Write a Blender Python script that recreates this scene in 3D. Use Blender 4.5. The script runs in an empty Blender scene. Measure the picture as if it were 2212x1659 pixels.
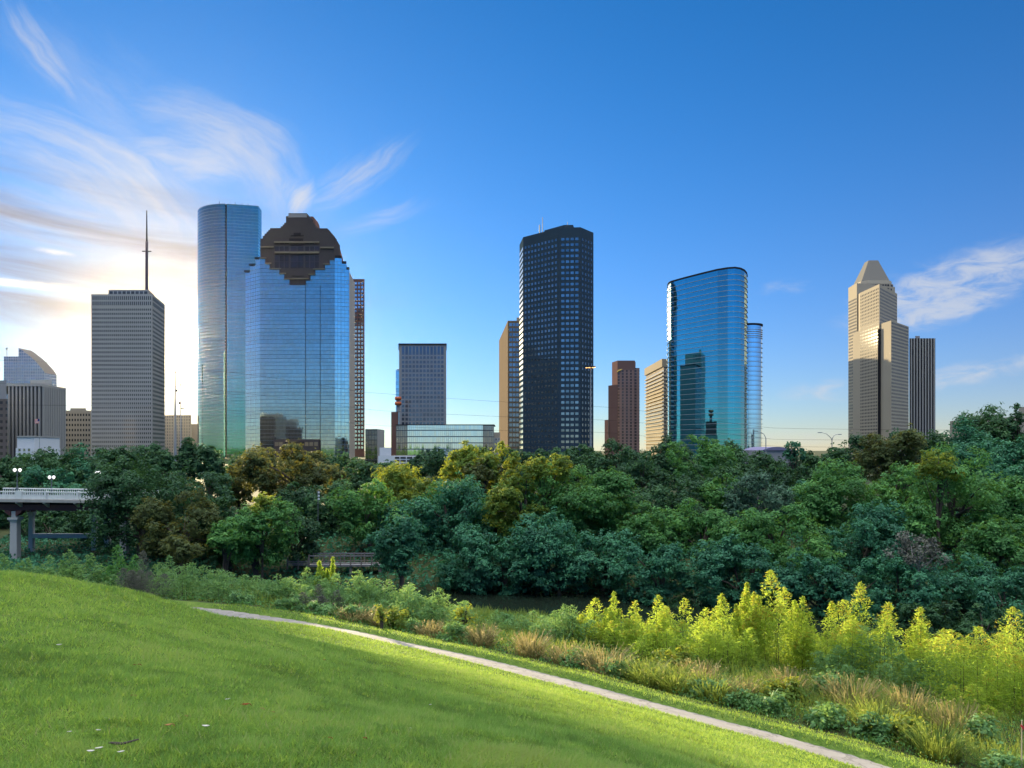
import bpy, bmesh, math, random
import numpy as np
from mathutils import Vector, Matrix

R = math.radians
scene = bpy.context.scene
COL = scene.collection
rng = np.random.default_rng(7)
random.seed(7)

# ------------------------------------------------------------------ camera
CZ = 16.0                      # camera height above the datum (water lies near 0.6)
cam = bpy.data.cameras.new("camera")
cam.lens = 27.0
cam.sensor_width = 36.0
cam.shift_y = 64.0 / 1024.0
cam.clip_start = 0.1
cam.clip_end = 30000
cam_ob = bpy.data.objects.new("camera", cam)
COL.objects.link(cam_ob)
cam_ob.location = (0, 0, CZ)
cam_ob.rotation_euler = (R(90), 0, 0)
scene.camera = cam_ob

# ------------------------------------------------------------------ exposure
scene.view_settings.view_transform = 'Standard'
scene.view_settings.look = 'None'
scene.view_settings.gamma = 1.0
scene.view_settings.use_curve_mapping = False
EXPOSURE = 1.25
scene.view_settings.exposure = EXPOSURE
scene.render.film_transparent = False
cy = scene.cycles
cy.max_bounces = 8
cy.diffuse_bounces = 3
cy.glossy_bounces = 3
cy.transmission_bounces = 3
cy.volume_bounces = 0
cy.transparent_max_bounces = 8
cy.sample_clamp_indirect = 6.0
cy.caustics_reflective = False
cy.caustics_refractive = False
cy.use_denoising = True

# ------------------------------------------------------------------ sun
SUN_AZ = math.atan((339 - 1106) / 1659.0)     # from +Y towards +X
SUN_EL = R(7.4)
SUN_DIR = Vector((math.sin(SUN_AZ) * math.cos(SUN_EL), math.cos(SUN_AZ) * math.cos(SUN_EL), math.sin(SUN_EL)))
sl = bpy.data.lights.new("sun", 'SUN')
sl.energy = 5.0
sl.color = (1.0, 0.81, 0.48)
sl.angle = R(0.5)
sun_ob = bpy.data.objects.new("sun", sl)
COL.objects.link(sun_ob)
sun_ob.rotation_euler = (-SUN_DIR).to_track_quat('-Z', 'Y').to_euler()
sun_ob.location = (-200, 200, 400)


# ------------------------------------------------------------------ node expression helper
class E:
    def __init__(s, nt, sock):
        s.nt, s.sock = nt, sock

    def _op(s, op, *a):
        n = s.nt.nodes.new('ShaderNodeMath')
        n.operation = op
        for i, x in enumerate((s,) + a):
            if isinstance(x, E):
                s.nt.links.new(x.sock, n.inputs[i])
            else:
                n.inputs[i].default_value = x
        return E(s.nt, n.outputs[0])

    def __add__(s, o): return s._op('ADD', o)
    __radd__ = __add__
    def __sub__(s, o): return s._op('SUBTRACT', o)
    def __rsub__(s, o): return (s * -1.0) + o
    def __mul__(s, o): return s._op('MULTIPLY', o)
    __rmul__ = __mul__
    def __truediv__(s, o): return s._op('DIVIDE', o)
    def pow(s, o): return s._op('POWER', o)
    def exp(s): return s._op('EXPONENT')
    def floor(s): return s._op('FLOOR')
    def fract(s): return s._op('FRACT')
    def abs(s): return s._op('ABSOLUTE')
    def max(s, o): return s._op('MAXIMUM', o)
    def min(s, o): return s._op('MINIMUM', o)
    def gt(s, o): return s._op('GREATER_THAN', o)
    def lt(s, o): return s._op('LESS_THAN', o)
    def clamp(s): return s.max(0.0).min(1.0)

    def smooth(s, a, b):
        n = s.nt.nodes.new('ShaderNodeMapRange')
        n.interpolation_type = 'SMOOTHSTEP'
        s.nt.links.new(s.sock, n.inputs['Value'])
        n.inputs['From Min'].default_value = a
        n.inputs['From Max'].default_value = b
        return E(s.nt, n.outputs['Result'])


def put(nt, x, sock):
    if isinstance(x, E):
        nt.links.new(x.sock, sock)
    elif isinstance(x, bpy.types.NodeSocket):
        nt.links.new(x, sock)
    else:
        sock.default_value = x


def xyz(nt, x, y, z):
    n = nt.nodes.new('ShaderNodeCombineXYZ')
    for s, i in zip((x, y, z), n.inputs):
        put(nt, s, i)
    return n.outputs[0]


def noise(nt, vec, scale=1.0, detail=4.0, rough=0.55, dist=0.0, color=False):
    n = nt.nodes.new('ShaderNodeTexNoise')
    put(nt, vec, n.inputs['Vector'])
    n.inputs['Scale'].default_value = scale
    n.inputs['Detail'].default_value = detail
    n.inputs['Roughness'].default_value = rough
    n.inputs['Distortion'].default_value = dist
    return n.outputs['Color'] if color else E(nt, n.outputs[0])


def mixc(nt, f, a, b, mode='MIX'):
    n = nt.nodes.new('ShaderNodeMix')
    n.data_type = 'RGBA'
    n.blend_type = mode
    put(nt, f, n.inputs[0])
    for x, i in ((a, 6), (b, 7)):
        if isinstance(x, tuple):
            n.inputs[i].default_value = x if len(x) == 4 else x + (1.0,)
        else:
            put(nt, x, n.inputs[i])
    return n.outputs[2]


def ramp(nt, f, stops):
    n = nt.nodes.new('ShaderNodeValToRGB')
    put(nt, f, n.inputs[0])
    el = n.color_ramp.elements
    while len(el) < len(stops):
        el.new(0.5)
    for e, (p, c) in zip(el, stops):
        e.position = p
        e.color = c + (1.0,)
    return n.outputs[0]


# ------------------------------------------------------------------ sky
def ang(vx, vy):
    a = math.atan((vx - 1106) / 1659.0)
    return math.degrees(a), math.degrees(math.atan((968 - vy) / 1659.0 * math.cos(a)))


world = bpy.data.worlds.new("World")
scene.world = world
world.use_nodes = True
nt = world.node_tree
nt.nodes.clear()
out = nt.nodes.new('ShaderNodeOutputWorld')
bg = nt.nodes.new('ShaderNodeBackground')
bg.inputs['Strength'].default_value = 0.15
nt.links.new(bg.outputs[0], out.inputs[0])
sky = nt.nodes.new('ShaderNodeTexSky')
sky.sky_type = 'NISHITA'
sky.sun_disc = False
sky.sun_elevation = SUN_EL
sky.sun_rotation = SUN_AZ
sky.altitude = 10
sky.air_density = 0.75
sky.dust_density = 0.12
sky.ozone_density = 6.0

tc = nt.nodes.new('ShaderNodeTexCoord')
sep = nt.nodes.new('ShaderNodeSeparateXYZ')
nt.links.new(tc.outputs['Generated'], sep.inputs[0])
dx, dy, dz = (E(nt, sep.outputs[i]) for i in range(3))
az = dx._op('ARCTAN2', dy) * 57.29578
el = dz._op('ARCSINE') * 57.29578
cosang = dx * SUN_DIR.x + dy * SUN_DIR.y + dz * SUN_DIR.z

# cirrus sheet: noise on a flat cloud layer, drawn out along the wind and combed into fibres
zz = dz.max(0.0) + 0.10
cpx, cpy = dx / zz, dy / zz


def blob(a0, e0, sa, se, rot=0.0, amp=1.0):
    c, s = math.cos(R(rot)), math.sin(R(rot))
    da, de = az - a0, el - e0
    u = (da * c + de * s) * (1.0 / sa)
    v = (de * c - da * s) * (1.0 / se)
    return ((u * u + v * v) * -1.0).exp() * amp


def vblob(vx, vy, su, sv, rot, amp):
    # sizes in view units (about 0.0335 degrees each), rot in degrees, anticlockwise
    a0, e0 = ang(vx, vy)
    return blob(a0, e0, su * 0.0335, sv * 0.0335, rot, amp)


wob = noise(nt, xyz(nt, az * 0.16, el * 0.22, 2.0), 1.0, 4.0)


def comb_arc(cx_, cy_, rx_, ry_, r0, rs, t0, ts, seed, freq=9.0, lo=0.30, hi=0.75):
    """Fibres of cirrus bent along an ellipse in the sky (sizes in view units)."""
    a0, e0 = ang(cx_, cy_)
    u = (az - a0) * (1.0 / (rx_ * 0.0335))
    w = (el - e0) * (1.0 / (ry_ * 0.0335))
    rr = (u * u + w * w).pow(0.5)
    th = w._op('ARCTAN2', u)
    n_ = noise(nt, xyz(nt, rr * freq + wob * 2.2, th * 1.5, seed), 1.0, 9.0, 0.64)
    f_ = noise(nt, xyz(nt, rr * freq * 0.45 + wob * 1.5, th * 1.1, seed + 5.0), 1.0, 4.0, 0.55)
    mr, mt = (rr + (wob - 0.5) * 0.35 - r0) * (1.0 / rs), (th - t0) * (1.0 / ts)
    m_ = ((mr * mr + mt * mt) * -1.0).exp()
    return ((n_ * 0.65 + f_ * 0.65) * m_).smooth(lo, hi)


def streaks(cx_, cy_, su, sv, rot, seed, freq, lo=0.28, hi=0.75):
    a0, e0 = ang(cx_, cy_)
    c, s_ = math.cos(R(rot)), math.sin(R(rot))
    da, de = az - a0, el - e0
    u, v_ = da * c + de * s_, de * c - da * s_
    v2 = v_ + (wob - 0.5) * 2.0 - u * u * 0.02
    n_ = noise(nt, xyz(nt, u * 0.12, v2 * freq, seed), 1.0, 8.0, 0.62)
    mu, mv = u * (1.0 / (su * 0.0335)), v_ * (1.0 / (sv * 0.0335))
    return (n_ * ((mu * mu + mv * mv) * -1.0).exp() * 1.15).smooth(lo, hi)


a_cir = comb_arc(330, 470, 300, 205, 0.93, 0.42, 0.95, 1.05, 1.0, 9.0, 0.27, 0.92)
a_cir = a_cir.max(comb_arc(-60, 500, 380, 210, 0.90, 0.42, 0.85, 1.1, 20.0, 12.0, 0.24, 0.88))
a_cir = a_cir.max(comb_arc(420, 470, 260, 150, 0.75, 0.40, 1.5, 1.2, 40.0, 7.0, 0.32, 0.85) * 0.8)
a_cir = a_cir.max(streaks(770, 385, 190, 50, 34, 3.0, 1.1, 0.25, 0.85) * 0.8)
a_cir = a_cir.max(streaks(830, 470, 150, 30, 20, 6.0, 1.2, 0.25, 0.9) * 0.5)
a_cir = a_cir.max(streaks(85, 110, 130, 42, -50, 9.0, 0.9, 0.25, 0.8) * 0.75)
a_cir = a_cir.max(streaks(640, 425, 60, 55, 55, 12.0, 0.8, 0.25, 0.75))
a_cir = a_cir.max(streaks(230, 200, 300, 140, -30, 15.0, 0.4, 0.30, 1.0) * 0.45)
a_cir = a_cir.max(streaks(120, 480, 330, 60, -6, 18.0, 0.9, 0.25, 0.8) * 0.75)
far_cover = (vblob(2070, 610, 180, 55, 14, 1.0) + vblob(2000, 660, 110, 40, 10, 0.9) + vblob(2080, 810, 150, 24, 10, 0.9)
             + vblob(1770, 845, 90, 26, 5, 0.7) + vblob(1690, 620, 70, 22, 0, 0.5)
             + vblob(1740, 945, 240, 22, 0, 0.5) + vblob(1010, 730, 260, 22, 2, 0.25))
n_cum = noise(nt, xyz(nt, az * 0.42, el * 1.1, 1.0), 1.0, 8.0, 0.62, 0.5)
a_far = ((n_cum - 0.18) * far_cover.min(1.0)).smooth(0.06, 0.42) * 0.72

# layered bank of grey cloud low in front of the sun
n_lay = noise(nt, xyz(nt, az * 0.06, el * 0.42 + az * 0.02, 4.0), 1.0, 6.0, 0.58, 0.5)
bank_m = vblob(60, 545, 460, 135, 0, 1.35)
a_bank = (bank_m.min(1.0) * ((n_lay - 0.30) * 1.9)).smooth(0.0, 0.6)
edge_m = vblob(40, 613, 210, 9, 0, 1.0) + vblob(120, 545, 42, 7, -4, 0.7)
n_ed = noise(nt, xyz(nt, az * 0.9, el * 3.0, 8.0), 1.0, 5.0, 0.6)
a_edge = (edge_m * (n_ed + 0.25)).smooth(0.15, 0.75)

glow1 = ((cosang - 1.0) * 420.0).exp()
glow2 = ((cosang - 1.0) * 95.0).exp()
glow3 = ((cosang - 1.0) * 14.0).exp()

hs = nt.nodes.new('ShaderNodeHueSaturation')
hs.inputs['Saturation'].default_value = 1.05
hs.inputs['Value'].default_value = 1.0
nt.links.new(sky.outputs[0], hs.inputs['Color'])


def cmul(col, f):
    n = nt.nodes.new('ShaderNodeVectorMath')
    n.operation = 'SCALE'
    put(nt, col, n.inputs[0])
    put(nt, f, n.inputs['Scale'])
    return n.outputs[0]


def cadd(a, b):
    n = nt.nodes.new('ShaderNodeVectorMath')
    n.operation = 'ADD'
    put(nt, a, n.inputs[0])
    put(nt, b, n.inputs[1])
    return n.outputs[0]


SKYGAIN = 1.0
tn = nt.nodes.new('ShaderNodeVectorMath')
tn.operation = 'MULTIPLY'
nt.links.new(hs.outputs[0], tn.inputs[0])
tn.inputs[1].default_value = (0.56, 0.79, 0.68)
lowf = ((el.max(0.0)) * (-1.0 / 9.0)).exp()
lowf2 = ((el.max(0.0)) * (-1.0 / 2.6)).exp()
# moist low air: the blue thins out towards the horizon and turns cream
base = cadd(cmul(tn.outputs[0], lowf * -0.5 + 1.0), cadd(cmul(xyz(nt, 0.92, 0.28, 0.14), lowf), cmul(xyz(nt, 0.56, 0.45, 0.22), lowf2)))
# forward-scattered light of thin cloud and moist air around the sun
aure = cadd(cmul(xyz(nt, 1.0, 0.82, 0.46), glow1 * 3.6), cmul(xyz(nt, 1.0, 0.77, 0.42), glow2 * 1.6 + glow3 * 0.16))
base = cadd(cmul(base, (glow2 * 0.75).min(1.0) * -1.0 + 1.0), aure)
cl = cadd(cmul(xyz(nt, 0.84, 0.89, 1.0), 1.9), cmul(xyz(nt, 1.0, 0.88, 0.68), glow3 * 0.7 + glow2 * 0.6))
c1 = mixc(nt, a_cir.clamp() * 0.85, base, cl)
c2 = mixc(nt, a_far.clamp(), c1, cmul(xyz(nt, 0.88, 0.92, 1.0), 2.1))
bankc = cadd(cmul(xyz(nt, 0.68, 0.68, 0.84), 1.3), cmul(xyz(nt, 1.0, 0.76, 0.42), glow1 * 3.5 + glow2 * 0.35))
c3 = mixc(nt, a_bank.clamp() * 0.85, c2, bankc)
c3 = mixc(nt, a_edge.clamp() * 0.85, c3, cmul(xyz(nt, 1.0, 0.95, 0.85), 3.2))
# bright veil added to the unseen sky overhead, to lift light in the shade
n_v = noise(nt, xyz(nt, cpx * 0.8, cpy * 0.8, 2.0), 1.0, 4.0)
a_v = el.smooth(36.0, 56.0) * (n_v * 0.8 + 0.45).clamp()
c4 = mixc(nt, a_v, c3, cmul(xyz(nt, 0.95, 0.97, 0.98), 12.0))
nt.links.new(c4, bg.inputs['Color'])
world.cycles.sampling_method = 'MANUAL'
world.cycles.sample_map_resolution = 1024

# ------------------------------------------------------------------ object helpers
F = 1659.0


def P(vx, vy, Y):
    """Point at depth Y metres seen under the given view angle."""
    return Vector(((vx - 1106) / F * Y, Y, CZ - (vy - 968) / F * Y))


def G(vx, Y):
    return ((vx - 1106) / F * Y, Y)


def ht(vy, Y):
    return CZ - (vy - 968) / F * Y


def link(o, parent=None):
    COL.objects.link(o)
    if parent is not None:
        o.parent = parent
        o.matrix_parent_inverse = parent.matrix_world.inverted() if False else Matrix.Translation(-parent.location)
    return o


def thing(name, label, cat, loc=(0, 0, 0), group=None):
    o = bpy.data.objects.new(name, None)
    o.empty_display_size = 0.2
    o.location = loc
    o['label'] = label
    o['category'] = cat
    if group:
        o['group'] = group
    COL.objects.link(o)
    return o


def tag(o, label, cat, group=None):
    o['label'] = label
    o['category'] = cat
    if group:
        o['group'] = group
    return o


class MB:
    """Collects polygons (with optional uv in metres) for ONE mesh object."""

    def __init__(s):
        s.v, s.f, s.uv, s.m, s.fl = [], [], [], [], []

    def poly(s, pts, uv=None, mat=0):
        i = len(s.v)
        s.v += [tuple(p) for p in pts]
        s.f.append(tuple(range(i, i + len(pts))))
        s.uv += list(uv) if uv else [(p[0], p[1]) for p in pts]
        s.m.append(mat)

    def prism(s, pts, z0, z1, mat=0, top=None, u0=0.0, bottom=False):
        """Vertical extrusion of a plan polygon (anticlockwise seen from above)."""
        a = sum(p[0] * q[1] - q[0] * p[1] for p, q in zip(pts, pts[1:] + pts[:1]))
        if a < 0:
            pts = pts[::-1]
        u = u0
        for p, q in zip(pts, pts[1:] + pts[:1]):
            L = math.hypot(q[0] - p[0], q[1] - p[1])
            s.poly([(p[0], p[1], z0), (q[0], q[1], z0), (q[0], q[1], z1), (p[0], p[1], z1)],
                   [(u, z0), (u + L, z0), (u + L, z1), (u, z1)], mat)
            u += L
        s.poly([(p[0], p[1], z1) for p in pts], None, mat if top is None else top)
        if bottom:
            s.poly([(p[0], p[1], z0) for p in pts[::-1]], None, mat if top is None else top)
        return s

    def box(s, c, d, mat=0, rz=0.0):
        cx, cy_, cz = c
        x, y, z = d[0] / 2, d[1] / 2, d[2] / 2
        co, si = math.cos(rz), math.sin(rz)
        pts = [(cx + a * co - b * si, cy_ + a * si + b * co) for a, b in ((-x, -y), (x, -y), (x, y), (-x, y))]
        return s.prism(pts, cz - z, cz + z, mat, bottom=True)

    def tube(s, pts, radii, n=8, mat=0, cap=True):
        pts = [Vector(p) for p in pts]
        if not hasattr(radii, '__len__'):
            radii = [radii] * len(pts)
        rings = []
        for i, p in enumerate(pts):
            t = (pts[min(i + 1, len(pts) - 1)] - pts[max(i - 1, 0)]).normalized()
            a = t.cross(Vector((0.31, 0.17, 1.0)) if abs(t.z) < 0.9 else Vector((1, 0.2, 0))).normalized()
            b = t.cross(a)
            i0 = len(s.v)
            for k in range(n):
                th = 2 * math.pi * k / n
                s.v.append(tuple(p + (a * math.cos(th) + b * math.sin(th)) * radii[i]))
            rings.append(i0)
        for r0, r1 in zip(rings, rings[1:]):
            for k in range(n):
                s.f.append((r0 + k, r0 + (k + 1) % n, r1 + (k + 1) % n, r1 + k))
                s.uv += [(0, 0)] * 4
                s.m.append(mat)
        if cap:
            for r in (rings[0], rings[-1]):
                s.f.append(tuple(range(r, r + n)))
                s.uv += [(0, 0)] * n
                s.m.append(mat)
        return s

    def lathe(s, c, prof, n=16, mat=0):
        i0 = len(s.v)
        for r, z in prof:
            for k in range(n):
                th = 2 * math.pi * k / n
                s.v.append((c[0] + r * math.cos(th), c[1] + r * math.sin(th), c[2] + z))
        for j in range(len(prof) - 1):
            for k in range(n):
                s.f.append((i0 + j * n + k, i0 + j * n + (k + 1) % n, i0 + (j + 1) * n + (k + 1) % n, i0 + (j + 1) * n + k))
                s.uv += [(0, 0)] * 4
                s.m.append(mat)
        return s

    def build(s, name, mats, parent=None, smooth=False):
        me = bpy.data.meshes.new(name)
        me.from_pydata(s.v, [], s.f)
        if not isinstance(mats, (list, tuple)):
            mats = [mats]
        for m in mats:
            me.materials.append(m)
        me.polygons.foreach_set('material_index', s.m)
        uvl = me.uv_layers.new(name='uv')
        uvl.data.foreach_set('uv', np.array(s.uv, dtype=np.float32).ravel())
        if smooth:
            me.polygons.foreach_set('use_smooth', [True] * len(s.f))
        me.update()
        o = bpy.data.objects.new(name, me)
        return link(o, parent)


def quads_mesh(name, corners, mat, parent=None, tint=None):
    """corners (N,k,3) -> one mesh of N k-gons with a per-face 'tint' value."""
    N, k = corners.shape[:2]
    me = bpy.data.meshes.new(name)
    me.vertices.add(N * k)
    me.vertices.foreach_set('co', corners.astype(np.float32).ravel())
    me.loops.add(N * k)
    me.loops.foreach_set('vertex_index', np.arange(N * k, dtype=np.int32))
    me.polygons.add(N)
    me.polygons.foreach_set('loop_start', np.arange(0, N * k, k, dtype=np.int32))
    me.update(calc_edges=True)
    me.materials.append(mat)
    if tint is not None:
        at = me.attributes.new('tint', 'FLOAT', 'FACE')
        at.data.foreach_set('value', tint.astype(np.float32))
    o = bpy.data.objects.new(name, me)
    return link(o, parent)


# ------------------------------------------------------------------ materials
def new_mat(name):
    m = bpy.data.materials.new(name)
    m.use_nodes = True
    t = m.node_tree
    b = t.nodes['Principled BSDF']
    return m, t, b


def plain(name, col, rough=0.6, metal=0.0, var=0.12, scale=0.8, spec=0.0, streak=0.0):
    """Weathered plain surface: base colour with soft blotches in object space."""
    m, t, b = new_mat(name)
    g = t.nodes.new('ShaderNodeNewGeometry')
    n1 = noise(t, g.outputs['Position'], scale, 5.0, 0.6)
    f = (n1 - 0.5) * (2 * var) + 1.0
    if streak:
        sp = t.nodes.new('ShaderNodeSeparateXYZ')
        t.links.new(g.outputs['Position'], sp.inputs[0])
        n2 = noise(t, xyz(t, E(t, sp.outputs[0]) * 1.0, E(t, sp.outputs[1]) * 1.0, E(t, sp.outputs[2]) * 0.06), scale * 2.0, 3.0)
        f = f + (n2 - 0.5) * (2 * streak)
    n = t.nodes.new('ShaderNodeVectorMath')
    n.operation = 'SCALE'
    n.inputs[0].default_value = col
    put(t, f, n.inputs['Scale'])
    t.links.new(n.outputs[0], b.inputs['Base Color'])
    b.inputs['Roughness'].default_value = rough
    b.inputs['Metallic'].default_value = metal
    b.inputs['Specular IOR Level'].default_value = spec
    return m


def uvxy(t):
    u = t.nodes.new('ShaderNodeUVMap')
    u.uv_map = 'uv'
    s = t.nodes.new('ShaderNodeSeparateXYZ')
    t.links.new(u.outputs[0], s.inputs[0])
    return E(t, s.outputs[0]), E(t, s.outputs[1])


def white(t, a, b):
    n = t.nodes.new('ShaderNodeTexWhiteNoise')
    n.noise_dimensions = '2D'
    put(t, xyz(t, a, b, 0.0), n.inputs['Vector'])
    return n


def curtain(name, tint, line, pu, pv, wu, wv, rough=0.04, wob=0.006, dark=0.25, metal=1.0, band=None):
    """Mirror-glass curtain wall: panes pu x pv metres with mullions, each pane set a hair off plumb."""
    m, t, b = new_mat(name)
    u, v = uvxy(t)
    cu, cv = u * (1.0 / pu), v * (1.0 / pv)
    fu, fv = cu.fract(), cv.fract()
    mask = (fu.lt(wu) + fv.lt(wv)).clamp()
    w = white(t, cu.floor(), cv.floor())
    wv_ = E(t, w.outputs['Value'])
    row = E(t, white(t, cv.floor(), 3.0).outputs['Value'])
    f = (wv_ - 0.5) * dark + (row - 0.5) * dark * 0.8 + 1.0
    n = t.nodes.new('ShaderNodeVectorMath')
    n.operation = 'SCALE'
    n.inputs[0].default_value = tint
    put(t, f, n.inputs['Scale'])
    col = mixc(t, mask, n.outputs[0], line)
    t.links.new(col, b.inputs['Base Color'])
    put(t, (mask * -metal) + metal, b.inputs['Metallic'])
    put(t, mask * 0.4 + rough, b.inputs['Roughness'])
    # pane tilt + slow oil-canning
    g = t.nodes.new('ShaderNodeNewGeometry')
    sub = t.nodes.new('ShaderNodeVectorMath'); sub.operation = 'SUBTRACT'
    t.links.new(w.outputs['Color'], sub.inputs[0]); sub.inputs[1].default_value = (0.5, 0.5, 0.5)
    sc = t.nodes.new('ShaderNodeVectorMath'); sc.operation = 'SCALE'
    t.links.new(sub.outputs[0], sc.inputs[0]); sc.inputs['Scale'].default_value = wob
    ad = t.nodes.new('ShaderNodeVectorMath'); ad.operation = 'ADD'
    t.links.new(g.outputs['Normal'], ad.inputs[0]); t.links.new(sc.outputs[0], ad.inputs[1])
    t.links.new(ad.outputs[0], b.inputs['Normal'])
    return m


def glass_pane(name, tint, metal=0.7, rough=0.08, var=0.5):
    m, t, b = new_mat(name)
    g = t.nodes.new('ShaderNodeNewGeometry')
    oi = t.nodes.new('ShaderNodeObjectInfo')
    r = (E(t, oi.outputs['Random']) + E(t, g.outputs['Random Per Island'])).fract()
    n = t.nodes.new('ShaderNodeVectorMath')
    n.operation = 'SCALE'
    n.inputs[0].default_value = tint
    put(t, (r - 0.5) * var + 1.0, n.inputs['Scale'])
    t.links.new(n.outputs[0], b.inputs['Base Color'])
    b.inputs['Metallic'].default_value = metal
    b.inputs['Roughness'].default_value = rough
    return m


def gridwall(name, wall, glass, pu, pv, fu_, fv_, gmetal=0.6, grough=0.1, wrough=0.7, ou=0.0, ov=0.0):
    """Wall with a regular grid of panes as surface pattern (fractions fu_, fv_ of each bay are glass)."""
    m, t, b = new_mat(name)
    u, v = uvxy(t)
    cu, cv = (u + ou) * (1.0 / pu), (v + ov) * (1.0 / pv)
    mask = cu.fract().lt(fu_) * cv.fract().lt(fv_)
    w = E(t, white(t, cu.floor(), cv.floor()).outputs['Value'])
    g = t.nodes.new('ShaderNodeNewGeometry')
    n1 = noise(t, g.outputs['Position'], 0.05, 4.0)
    a = t.nodes.new('ShaderNodeVectorMath'); a.operation = 'SCALE'
    a.inputs[0].default_value = wall
    put(t, (n1 - 0.5) * 0.3 + 1.0, a.inputs['Scale'])
    c = t.nodes.new('ShaderNodeVectorMath'); c.operation = 'SCALE'
    c.inputs[0].default_value = glass
    put(t, (w - 0.5) * 0.9 + 1.0, c.inputs['Scale'])
    t.links.new(mixc(t, mask, a.outputs[0], c.outputs[0]), b.inputs['Base Color'])
    put(t, mask * gmetal, b.inputs['Metallic'])
    put(t, mask * 0.5, b.inputs['Specular IOR Level'])
    put(t, mask * (grough - wrough) + wrough, b.inputs['Roughness'])
    return m


# ------------------------------------------------------------------ terrain
# control points: view direction + depth, fitted with a thin-plate spline
ctrl = []


def cp(vx, vy, Y):
    p = P(vx, vy, Y)
    ctrl.append((p.x, p.y, p.z))


for a in ((0, 1659, 3.8), (550, 1659, 3.85), (1106, 1659, 4.2), (1350, 1659, 5.4), (1550, 1659, 8.5), (1700, 1659, 15), (1800, 1659, 21.5),
          (0, 1450, 6.3), (0, 1330, 9.6), (0, 1243, 14), (200, 1330, 10.5), (200, 1264, 15.5), (300, 1290, 18), (330, 1350, 12),
          (550, 1500, 6.6), (550, 1400, 12.5), (550, 1364, 20), (550, 1344, 40),
          (700, 1410, 17), (700, 1372, 37), (850, 1550, 6.9), (850, 1470, 13), (850, 1425, 23),
          (1106, 1560, 8.0), (1106, 1500, 16), (1106, 1470, 25), (1319, 1600, 8.5), (1319, 1545, 18), (1513, 1610, 14), (1513, 1582, 22)):
    cp(*a)
PATH_V = [(400, 1316.5, 51.4), (550, 1334, 48.5), (700, 1357, 45.2), (850, 1388.5, 41.3), (1000, 1421, 38.3), (1152, 1459, 35.1),
          (1319, 1504, 31.9), (1513, 1556, 28.8), (1751, 1620, 25.7), (1870, 1657, 24.2)]
for a in PATH_V:
    cp(*a)
ctrl += [(-5, -3, CZ - 1.2), (0, 0, CZ - 1.62), (5, 0, CZ - 3.0), (11, -2, CZ - 6.5), (0, -12, CZ - 1.5), (-18, -6, CZ - 0.9), (-18, 12, CZ - 1.6),
         (16, 12, CZ - 9.9), (14, 19, CZ - 10.0), (20, 0, CZ - 9.9), (40, -15, CZ - 10), (-40, -15, CZ - 1.2), (-40, 10, CZ - 2.0), (70, -15, CZ - 10),
         (-14, 22, CZ - 5.5), (-22, 30, CZ - 8.0), (-40, 30, CZ - 7.5), (-33, 40, CZ - 10.2), (-27, 47, CZ - 10.7), (-40, 48, CZ - 10.8), (-55, 45, CZ - 10.5), (-90, 20, CZ - 4),
         (-36, 58, CZ - 10.9), (-48, 62, CZ - 10.8)]
PATH3 = [P(*a) for a in PATH_V]
# scrub shelf, water edge, far bank, city level
ctrl += [(-20, 56, CZ - 11.2), (-10, 52, CZ - 11.4), (0, 46, CZ - 11.5), (8, 41, CZ - 11.3), (14, 34, CZ - 11.0), (20, 29, CZ - 10.8), (24, 20, CZ - 10.6), (40, 20, CZ - 11.5),
         (-20, 66, CZ - 12.4), (-4, 60, CZ - 13.0), (8, 54, CZ - 13.0), (18, 46, CZ - 12.8), (26, 38, CZ - 12.2), (34, 32, CZ - 12.0), (50, 28, CZ - 12.5)]
for a in ((600, 1290, 78), (1000, 1333, 70), (1300, 1347, 67), (1650, 1385, 60), (2000, 1420, 56), (2212, 1442, 53.8), (2600, 1500, 49)):
    cp(*a)
ctrl += [(-30, 84, CZ - 16.2), (-4, 78, CZ - 17.2), (12, 74, CZ - 17.2), (30, 66, CZ - 17.2), (44, 62, CZ - 17.2), (70, 58, CZ - 17)]
ctrl += [(-30, 92, CZ - 14.5), (-4, 88, CZ - 14.5), (12, 85, CZ - 14.5), (32, 79, CZ - 14.5), (52, 74, CZ - 14.0), (80, 70, CZ - 14),
         (-30, 114, CZ - 11.5), (-4, 112, CZ - 11.5), (20, 110, CZ - 11), (50, 106, CZ - 10), (90, 100, CZ - 9.5),
         (-60, 80, CZ - 13), (-60, 96, CZ - 14.6), (-60, 125, CZ - 13), (-100, 60, CZ - 10), (-100, 100, CZ - 14), (-100, 135, CZ - 13),
         (-130, 150, CZ - 12), (-60, 150, CZ - 12), (0, 150, CZ - 12), (60, 150, CZ - 11.5), (130, 150, CZ - 11), (130, 100, CZ - 10), (130, 40, CZ - 9), (130, -20, CZ - 9), (-130, -20, CZ - 2), (-130, 60, CZ - 9)]
ctrl = np.array(ctrl)


def _U(r2):
    return np.where(r2 > 1e-9, r2 * np.log(r2 + 1e-12), 0.0)


_n = len(ctrl)
_d2 = ((ctrl[:, None, :2] - ctrl[None, :, :2]) ** 2).sum(-1)
_A = np.zeros((_n + 3, _n + 3))
_A[:_n, :_n] = _U(_d2) + np.eye(_n) * 1.5
_A[:_n, _n] = 1
_A[:_n, _n + 1:] = ctrl[:, :2]
_A[_n, :_n] = 1
_A[_n + 1:, :_n] = ctrl[:, :2].T
_b = np.zeros(_n + 3)
_b[:_n] = ctrl[:, 2]
_w = np.linalg.solve(_A, _b)


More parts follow.
